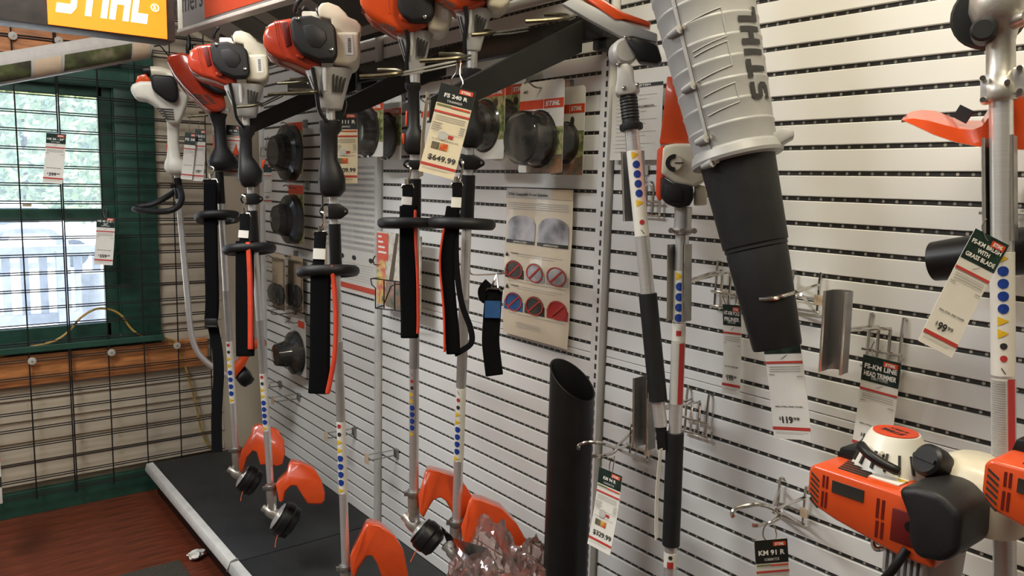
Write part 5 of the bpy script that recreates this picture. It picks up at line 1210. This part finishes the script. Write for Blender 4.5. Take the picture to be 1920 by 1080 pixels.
# ================================================================ engine units at the lower right
def kombi(label, dx):
    """engine unit axis-aligned with the wall: x along wall, front face towards the aisle"""
    Yf = -.335; o = V(at(1655, 960, Y=Yf)); t = thing('engine_unit', label, 'engine', (o.x, Yf, o.z), group='engine units hanging on the slat wall')
    def Q(px, py, Y=Yf): p = at(px, py, Y=Y)-V((o.x, Yf, o.z)); return (p.x, p.z)
    fr = [Q(1514, 886), Q(1538, 896), Q(1600, 902), Q(1668, 926), Q(1704, 962), Q(1714, 1006), Q(1732, 1036), Q(1690, 1026), Q(1620, 1000), Q(1560, 978), Q(1536, 962), Q(1518, 936)]
    zt = Q(1600, 900)[1]; zb = Q(1620, 1004)[1]
    x0 = Q(1512, 930)[0]; x1 = Q(1760, 980)[0]
    # body: front profile extruded back, sloping top
    body = [(x0, zt-.004), (x0+.008, zt+.004), (x1-.02, zt+.002), (x1, zt-.012), (x1, zb-.012), (x1-.05, zb-.012), (x0+.05, zb+.006), (x0+.014, zb+.016), (x0, zb+.036)]
    bd = MB().prism(body, .0, .15).build('engine_cowl', 'orange', t, bevel=.010, segs=3)
    v = MB()
    for i in range(6):
        zz = zt-.008-i*.0085; xx = x0+.006; v.prism([(xx, zz), (xx+.014, zz-.010), (xx+.014, zz-.0135), (xx, zz-.0035)], -.0008, .004)
    struct(v.build('side_vents', 'slot', bd, smooth=False), 'stuff')
    for xx in (x0+.027, x0+.033): MB().box((xx, 0, zt-.017), (.003, .002, .020)).box((xx, 0, zt-.046), (.003, .002, .026)).build('vent_slot', 'dark_red', bd, smooth=False)
    xv = Q(1645, 960)[0]
    for xx in (xv, xv+.008): MB().box((xx, 0, zt-.030), (.004, .002, .030)).box((xx+.001, 0, zt-.062), (.004, .002, .026)).build('vent_slot', 'dark_red', bd, smooth=False)
    (xa, za), (xb, zb_) = Q(1560, 918), Q(1618, 950)
    MB().box(((xa+xb)/2, -.0005, zt-.020), (xb-xa, .002, .019)).build('type_plate', 'pic_dark', bd)
    xo = Q(1684, 968)[0]; MB().box((xo+.012, .002, zt-.046), (.042, .008, .050)).build('muffler_opening', 'dark_red', bd, bevel=.002)
    MB().lathe([(.0001, .004), (.008, .004), (.009, 0), (.0001, 0)], 12, Matrix.Translation((xo+.02, -.001, zt-.040)) @ Matrix.Rotation(math.pi/2, 4, 'X')).build('plug', 'black', bd)
    # top vents
    tv = MB()
    for j in range(2):
        for i in range(6):
            yy = .020+i*.010+j*.062; tv.box((x0+.062+j*.03-i*.002, yy, zt+.0038), (.046, .0042, .003))
    struct(tv.build('top_vents', 'slot', bd, smooth=False), 'stuff')
    tl = MB().box((Q(1655, 890)[0]-.010, .042, zt+.0038), (.046, .034, .0016)).build('warning_label', 'paper', bd)
    xx = Q(1655, 890)[0]-.002; MB().add([(xx, .052, zt+.0050), (xx+.018, .052, zt+.0050), (xx+.009, .038, zt+.0050)], [(0, 1, 2)]).build('warning_triangle', 'yellow', tl, smooth=False)
    # black heat shield at the left rear
    for k_, (xs, ys) in enumerate(((x0+.045, .10), (x0+.075, .13))):
        MB().prism([(xs-.040, zt-.004), (xs-.034, zt+.020), (xs-.010, zt+.024), (xs+.026, zt+.020), (xs+.034, zt-.004)], ys-.03, ys+.022).build('heat_shield', 'black', t, bevel=.003)
    # starter cover: white truncated cone with orange disc
    cx = Q(1676, 860)[0]-.050; cy = .105; zc_ = zt+.002
    st = MB().lathe([(.062, 0), (.058, .006), (.040, .050), (.036, .056), (.0001, .057)], 36, Matrix.Translation((cx, cy, zc_))).build('starter_cover', 'white_plastic', t, ang=30)
    ds = MB().lathe([(.033, .0565), (.033, .0578), (.0001, .0578)], 30, Matrix.Translation((cx, cy, zc_))).build('starter_disc', 'logo_red', st)
    Md = Matrix.Translation((cx, cy, zc_+.0584)) @ Matrix.Rotation(math.radians(168), 4, 'Z') @ Matrix.Rotation(-math.pi/2, 4, 'X')
    logo('ink', ds, 0, .001, .044, .012, 0, M=Md); lettering('4-MIX', 'ink', ds, 0, -.013, .034, .008, 0, M=Md)
    for i in range(11):
        a = math.radians(-175+i*20); rr = .0525; MB().box((0, 0, 0), (.0035, .006, .028), Matrix.Translation((cx+rr*math.cos(a), cy+rr*math.sin(a), zc_+.020)) @ Matrix.Rotation(a-math.pi/2, 4, 'Z') @ Matrix.Rotation(-.42 if False else .42, 4, 'X')).build('vent_slot', 'slot', st, smooth=False)
    g0 = V((cx+.004, cy-.062, zc_+.026)); MB().tube(smooth_path([g0+V((-.034, .012, .012)), g0+V((-.012, -.004, .006)), g0+V((.012, -.006, -.002)), g0+V((.036, .0, -.010))], 4), [.005]+[.0078]*11+[.006], 10).build('starter_grip', 'black', t)
    MB().tube([g0, g0+V((0, .02, .004))], .006, 8).build('grip_neck', 'chrome', t)
    # tank and cap at the right rear
    tx = Q(1790, 900)[0]
    MB().loft([ellipse(tx-.012, .125, zt-.05, .062, .055, 24, 3), ellipse(tx-.012, .125, zt+.006, .064, .056, 24, 3), ellipse(tx-.016, .125, zt+.036, .056, .050, 24, 2.6), ellipse(tx-.02, .125, zt+.048, .030, .030, 24, 2.2)]).build('fuel_tank', 'cream', t, ang=70)
    cp = V((tx-.060, .075, zt+.036)); dd = V((-.30, -.85, .42)).normalized(); Mc = Matrix.Translation(cp) @ dd.to_track_quat('Z', 'Y').to_matrix().to_4x4()
    MB().lathe([(.0001, .020), (.020, .020), (.0245, .016), (.0245, -.006), (.018, -.03)], 26, Mc).box((0, 0, .021), (.038, .006, .006), Mc).build('filler_cap', 'black', t, ang=35)
    # filter cover
    fx0 = Q(1708, 950)[0]; fx1 = Q(1812, 990)[0]
    MB().prism([(fx0-.014, zt+.016), (fx0+.012, zt+.026), (fx1-.03, zt+.028), (fx1, zt+.008), (fx1+.002, zb+.034), (fx1-.016, zb+.012), (fx0+.022, zb+.004), (fx0+.008, zb+.024), (fx0+.006, zt-.024)], -.022, .085).build('filter_cover', 'charcoal', t, bevel=.011, segs=4)
    for q in ((-.0, .0), (.012, .003), (.008, -.010), (.020, -.006)): MB().lathe([(.0001, .002), (.004, .002), (.0001, -.002)], 10, Matrix.Translation((fx0+.02+q[0], .035+q[1], zt+.0095))).build('cover_hole', 'ink', t)
    # clutch, fins, cable, neck
    nx = Q(1712, 1050)[0]; fn = MB()
    for i in range(7): MB().box((nx-.050+i*.009, .05, zb-.028+i*-.002), (.004, .06, .05), Matrix.Translation((0, 0, 0))).build('cooling_fin', 'grey_cast', t, smooth=False)
    MB().lathe([(.034, zb+.0), (.032, zb-.04), (.022, zb-.06), (.0165, zb-.068), (.0165, zb-.22)], 24, Matrix.Translation((nx+.006, .07, 0))).build('clutch_neck', 'grey_cast', t)
    MB().tube(smooth_path([(nx-.01, .0, zb+.004), (nx-.022, -.012, zb-.03), (nx-.044, -.004, zb-.07), (nx-.056, .02, zb-.12)], 4), .0065, 9).build('cable_conduit', 'black', t)
    MB().tube(smooth_path([(nx-.075, .06, zb-.004), (nx-.082, .05, zb-.022), (nx-.076, .045, zb-.034), (nx-.06, .06, zb-.03), (nx+.0, .16, zb-.02), (nx+.0, .32, zb-.01)], 4), .0042, 8).build('support_fork', 'chrome', t)
    return t
K1 = kombi('orange engine unit with white starter cover, fully in view', 0)
dX = at(1838, 930, Y=-.335).x-at(1512, 930, Y=-.335).x
copy_tree(K1, (dX, 0, at(1838, 920, Y=-.335).z-at(1512, 920, Y=-.335).z+.0), 'orange engine unit cut off by the right edge of the photo')

# ================================================================ upper left: light box, banner, header sign
SX = -1.27
c0 = at(90, 45, X=SX); c1 = at(311, 76, X=SX); z_b = at(200, 62, X=SX).z
t = thing('light_box_sign', 'illuminated orange light box sign with white letters', 'sign', (SX, at(330, 83, X=SX).y, z_b))
yr = 0; yl = at(-60, 40, X=SX).y-at(330, 83, X=SX).y; Hs = .34
MB().box((-.06, (yl+yr)/2, Hs/2), (.115, yr-yl, Hs)).build('housing', 'lightbox', t, bevel=.004)
ya = at(90, 40, X=SX).y-at(330, 83, X=SX).y; yb = at(313, 60, X=SX).y-at(330, 83, X=SX).y; zb0 = at(313, 74, X=SX).z-z_b
MB().box((-.001, (ya+yb)/2, (zb0+Hs)/2-.005), (.006, yb-ya, Hs-zb0-.012)).build('lit_face', 'sign_glow', t)
Ml = Matrix(((0, -1, 0, 0), (1, 0, 0, 0), (0, 0, 1, 0), (0, 0, 0, 1)))       # local xz drawing -> faces +X
yS0 = at(104, 22, X=SX).y-at(330, 83, X=SX).y; yS1 = at(287, 40, X=SX).y-at(330, 83, X=SX).y; zl = at(280, 46, X=SX).z-z_b; zl2 = zl+.125
b = MB()
for i, p in enumerate(logo_polys(yS1-yS0, zl2-zl, .30, .10)): MB().add([(.0035, yS0+a, zl+c) for a, c in p], [list(range(len(p)))]).build('lit_letter', 'letter_glow', t, smooth=False)
yR = at(290, 15, X=SX).y-at(330, 83, X=SX).y; zR = at(290, 15, X=SX).z-z_b
MB().tube([(.004, yR+.011*math.cos(q*.5236), zR+.011*math.sin(q*.5236)) for q in range(12)], .0015, 5, closed=True).build('registered_mark', 'letter_glow', t)
lettering('R', 'letter_glow', t, yR, zR-.006, .009, .012, -.004, M=Ml)
for y_ in (yl+.1, yr-.1): MB().tube([(-.06, y_, Hs), (-.06, y_, 2.76-z_b)], .004, 6).build('hanging_rod', 'zinc', t)
# curled photo banner
t = thing('photo_banner', 'curled photo banner strip below the light box sign', 'banner', at(150, 120, X=-2.15))
top = [(-30, 112), (60, 99), (140, 86), (235, 71), (290, 62)]; 
def bp(u, v):
    """u along the banner, v from its top edge round the curl"""
    px = lerp(-30, 286, u); py = lerp(121, 68, u)
    p = at(px, py, X=-2.18+.05*u); ang = v*1.5
    return p+V((0, 0, -.085*math.sin(ang)))+V((-1, 0, 0))*(.06*(1-math.cos(ang)))
def strip(u0, u1, v0, v1, m, name, off=0, nu=10, nv=8):
    b = MB(); vs = []; fs = []
    for j in range(nv+1):
        for i in range(nu+1): vs.append(bp(lerp(u0, u1, i/nu), lerp(v0, v1, j/nv))-FW*off)
    for j in range(nv):
        for i in range(nu): q = j*(nu+1)+i; fs.append((q, q+1, q+nu+2, q+nu+1))
    return b.add(vs, fs).build(name, m, t, world=True, ang=80)
strip(0, 1, 0, 1.1, 'silver_strip', 'sheet', 0, 30, 10)
strip(0, .28, .12, .72, 'pic_banner', 'picture', .003); strip(.30, .46, .12, .8, 'kraft', 'orange_panel', .003); strip(.48, .88, .12, .74, 'pic_banner', 'picture', .003); strip(.89, .99, .12, .8, 'kraft', 'orange_panel', .003)
b = MB().add([bp(u, v) for u, v in ((0, 0), (.82, 0))]+[bp(.82, 0)+V((0, 0, .035)), bp(0, 0)+V((0, 0, .035))], [(0, 1, 2, 3)]).build('flat_edge', 'silver_strip', t, world=True)
# header sign over the trimmers, slanted picture board behind it
p0 = at(340, 62, Y=-.60); dirx = (V((-.775, -.505, 0))-V((-1.63, -.60, 0))).normalized()
Mh = Matrix((dirx, V((-dirx.y, dirx.x, 0)), V((0, 0, 1)))).transposed().to_4x4(); Mh.translation = p0
t = thing('header_sign', 'white and orange header sign board above the trimmers', 'sign', M=Mh); Lh = 1.6; Hh = .30
MB().box((Lh/2, .012, Hh/2), (Lh, .024, Hh)).build('board', 'board_dimmed', t, bevel=.002)
MB().box((Lh/2, .004, .004), (Lh, .04, .012)).build('bottom_channel', 'silver_strip', t, bevel=.002)
MB().box((.006, .006, Hh/2), (.016, .036, Hh)).build('end_cap', 'white_plastic', t, bevel=.003)
xo = .21
MB().box((xo+.35, -.001, Hh/2+.01), (.70, .003, Hh-.03)).build('orange_panel', 'header_orange_dimmed', t)
lettering('Trimmers', 'ink', t, xo-.018, .068, .36, .075, -.001, bold=.0, align='R')
# canopy board: from the wall up and out behind the sign
zc0 = 2.062; X0_, X1_ = -2.40, -.10; yf, zf_ = -.53, 2.30
t = thing('canopy_board', 'dark slanted picture board between header sign and slat wall', 'canopy', ((X0_+X1_)/2, -.03, zc0))
def cy(u, v): return V((lerp(X0_, X1_, u)-(X0_+X1_)/2, lerp(0, yf+.03, v), lerp(0, zf_-zc0, v)))
def cq(u0, u1, v0, v1, m, name, off=.0, th=.004):
    nrm = V((0, -(zf_-zc0), yf+.03)).normalized()*off*-1
    nrm = V((0, -.45, -.9)).normalized()*off
    a = [cy(u0, v0)+nrm, cy(u1, v0)+nrm, cy(u1, v1)+nrm, cy(u0, v1)+nrm]; back = [p+V((0, th*.3, th)) for p in a]
    return MB().add(a+back, [(0, 1, 2, 3), (7, 6, 5, 4), (0, 4, 5, 1), (1, 5, 6, 2), (2, 6, 7, 3), (3, 7, 4, 0)]).build(name, m, t, smooth=False)
cq(0, 1, 0, 1, 'canopy', 'board', 0, .012)
for u0, u1, m in ((.33, .43, 'pic_dark'), (.49, .60, 'pic_dark'), (.66, .78, 'pic_green'), (.83, .95, 'pic_green'), (.17, .27, 'pic_dark')): cq(u0, u1, .10, .90, m, 'picture', .002, .002)
cq(0, 1, -.02, .015, 'rack', 'lower_edge', .003, .006)
# cable dangling beside the header sign
t = thing('dangling_plug', 'black plug hanging on a cable beside the header sign', 'plug', at(353, 55, D=3.0))
MB().tube(smooth_path([at(353, 57, D=3.0), at(354, 75, D=3.0), at(353, 95, D=3.0), at(352, 105, D=3.0)], 4), [.002]*3+[.008]*3+[.010]*3+[.008]*3+[.002], 8).build('plug', 'black', t, world=True)
MB().tube(smooth_path([at(290, 87, D=3.4), at(300, 86, D=3.35), at(310, 97, D=3.3), at(322, 108, D=3.25), at(352, 108, D=3.05)], 4), .003, 6).build('cable', 'black', t, world=True)
# ================================================================ yellow extension cord, plastic bag, small things
t = thing('extension_cord', 'yellow extension cord looping over the window sill', 'cord', at(110, 640, X=XB+.05))
pts = [(0, 668, .05), (50, 652, .055), (100, 640, .055), (128, 622, .05), (150, 597, .045), (178, 580, .04), (205, 580, .04), (228, 592, .04), (244, 614, .045), (262, 628, .05), (290, 632, .05), (316, 636, .045), (330, 645, .035), (345, 680, .035), (357, 720, .03), (368, 760, .03), (376, 800, .03), (390, 834, .03), (400, 842, .03)]
MB().tube(smooth_path([at(px, py, X=XB+d) for px, py, d in pts], 5), .0052, 8).build('cable', 'cord', t, world=True)
rnd = random.Random(11)
def crumple(c, sx, sy, sz, seed, amp=.35, n=3):
    bm = bmesh.new(); bmesh.ops.create_icosphere(bm, subdivisions=n, radius=1); vs = []
    for v in bm.verts:
        p = v.co.copy(); q = 1+amp*noise.noise(p*1.6+V((seed, 0, 0)))+amp*.7*abs(noise.noise(p*4.5+V((0, seed, 0))))-.1*abs(noise.noise(p*11))
        vs.append(V(c)+V((p.x*sx*q, p.y*sy*q, max(-sz, p.z*sz*q))))
    bm.verts.index_update(); fs = [[v.index for v in f.verts] for f in bm.faces]; bm.free(); return vs, fs
cb = at(925, 1050, Y=-.30); cbz = (at(915, 1012, Y=-.30).z)
t = thing('plastic_bag', 'crumpled clear plastic bag with orange guards inside, on the shelf', 'bag', (cb.x, -.30, ZD))
hgt = cbz-ZD
M_ = crumple((-.02, .0, hgt*.5), .150, .09, hgt*.50, 4, .34, 5); MB().add(*M_).build('film', 'bag', t, ang=22)
M_ = crumple((.10, .06, hgt*.5), .09, .09, hgt*.5, 9, .4, 5); MB().add(*M_).build('film', 'bag', t, ang=22)
q = [(at(px, py, Y=-.33)-V((cb.x, -.30, ZD))) for px, py in ((826, 985), (862, 1006), (905, 1030), (930, 1062))]
MB().loft([[q[i]+V((0, -.02*math.sin(i*2), 0)), q[i]+V((.03, .01, -.06-.01*i))] for i in range(4)], caps=False, closed=False).build('flap', 'bag', t, ang=30)
for i, (x, z) in enumerate(((-.05, .22), (.04, .30))): MB().prism([(x-.07, z-.10), (x-.05, z+.06), (x+.02, z+.10), (x+.08, z+.05), (x+.10, z-.06), (x+.05, z-.06), (x+.01, z+.02), (x-.03, z-.10)], -.02+.03*i, .04+.03*i).build('guard', 'guard', t, bevel=.008)
c = at(367, 1044, Z=.012); t = thing('paper_scrap', 'crumpled scrap of white paper on the floor', 'paper', (c.x, c.y, .010))
M_ = crumple((0, 0, .012), .022, .030, .016, 2, .6, 3); MB().add(*M_).build('scrap', 'paper', t, ang=20)
c = at(-6, 895, D=2.95); Mx = frame(c, (0, 0, 1), CAM-c); t = thing('carton', 'white and orange carton cut off by the left edge', 'box', M=Mx); kk = 2.95/FPX
MB().box((-.02, .04, 0), (.068, .08, 106*kk)).build('body', 'paper', t, bevel=.002); MB().box((-.02, -.0005, 40*kk), (.068, .002, 20*kk)).build('orange_band', 'logo_red', t); MB().box((-.02, -.0005, -10*kk), (.068, .002, 20*kk)).build('dark_band', 'ink', t)

c = at(50, 384, X=XB+.0); t = thing('tape_scrap', 'small beige tape scrap on the window meeting rail', 'tape', c)
MB().box((.01, 0, 0), (.002, .034, .016)).build('tape', 'kraft', t)
t = thing('wire_hanger', 'small square bent chrome wire hanger near the far upright', 'hook', at(505, 270, Y=0))
for pts in ([(490, 277), (498, 277), (502, 256)], [(508, 277), (520, 274), (520, 256)], [(490, 277), (488, 293), (509, 293), (510, 278)], [(500, 277), (500, 292)]):
    MB().tube([at(px, py, Y=-.03) for px, py in pts], .0018, 6).build('wire', 'zinc', t, world=True)
MB().tube([at(505, 285, Y=-.03), at(505, 285, Y=.0)], .0022, 6).build('wire', 'zinc', t, world=True)
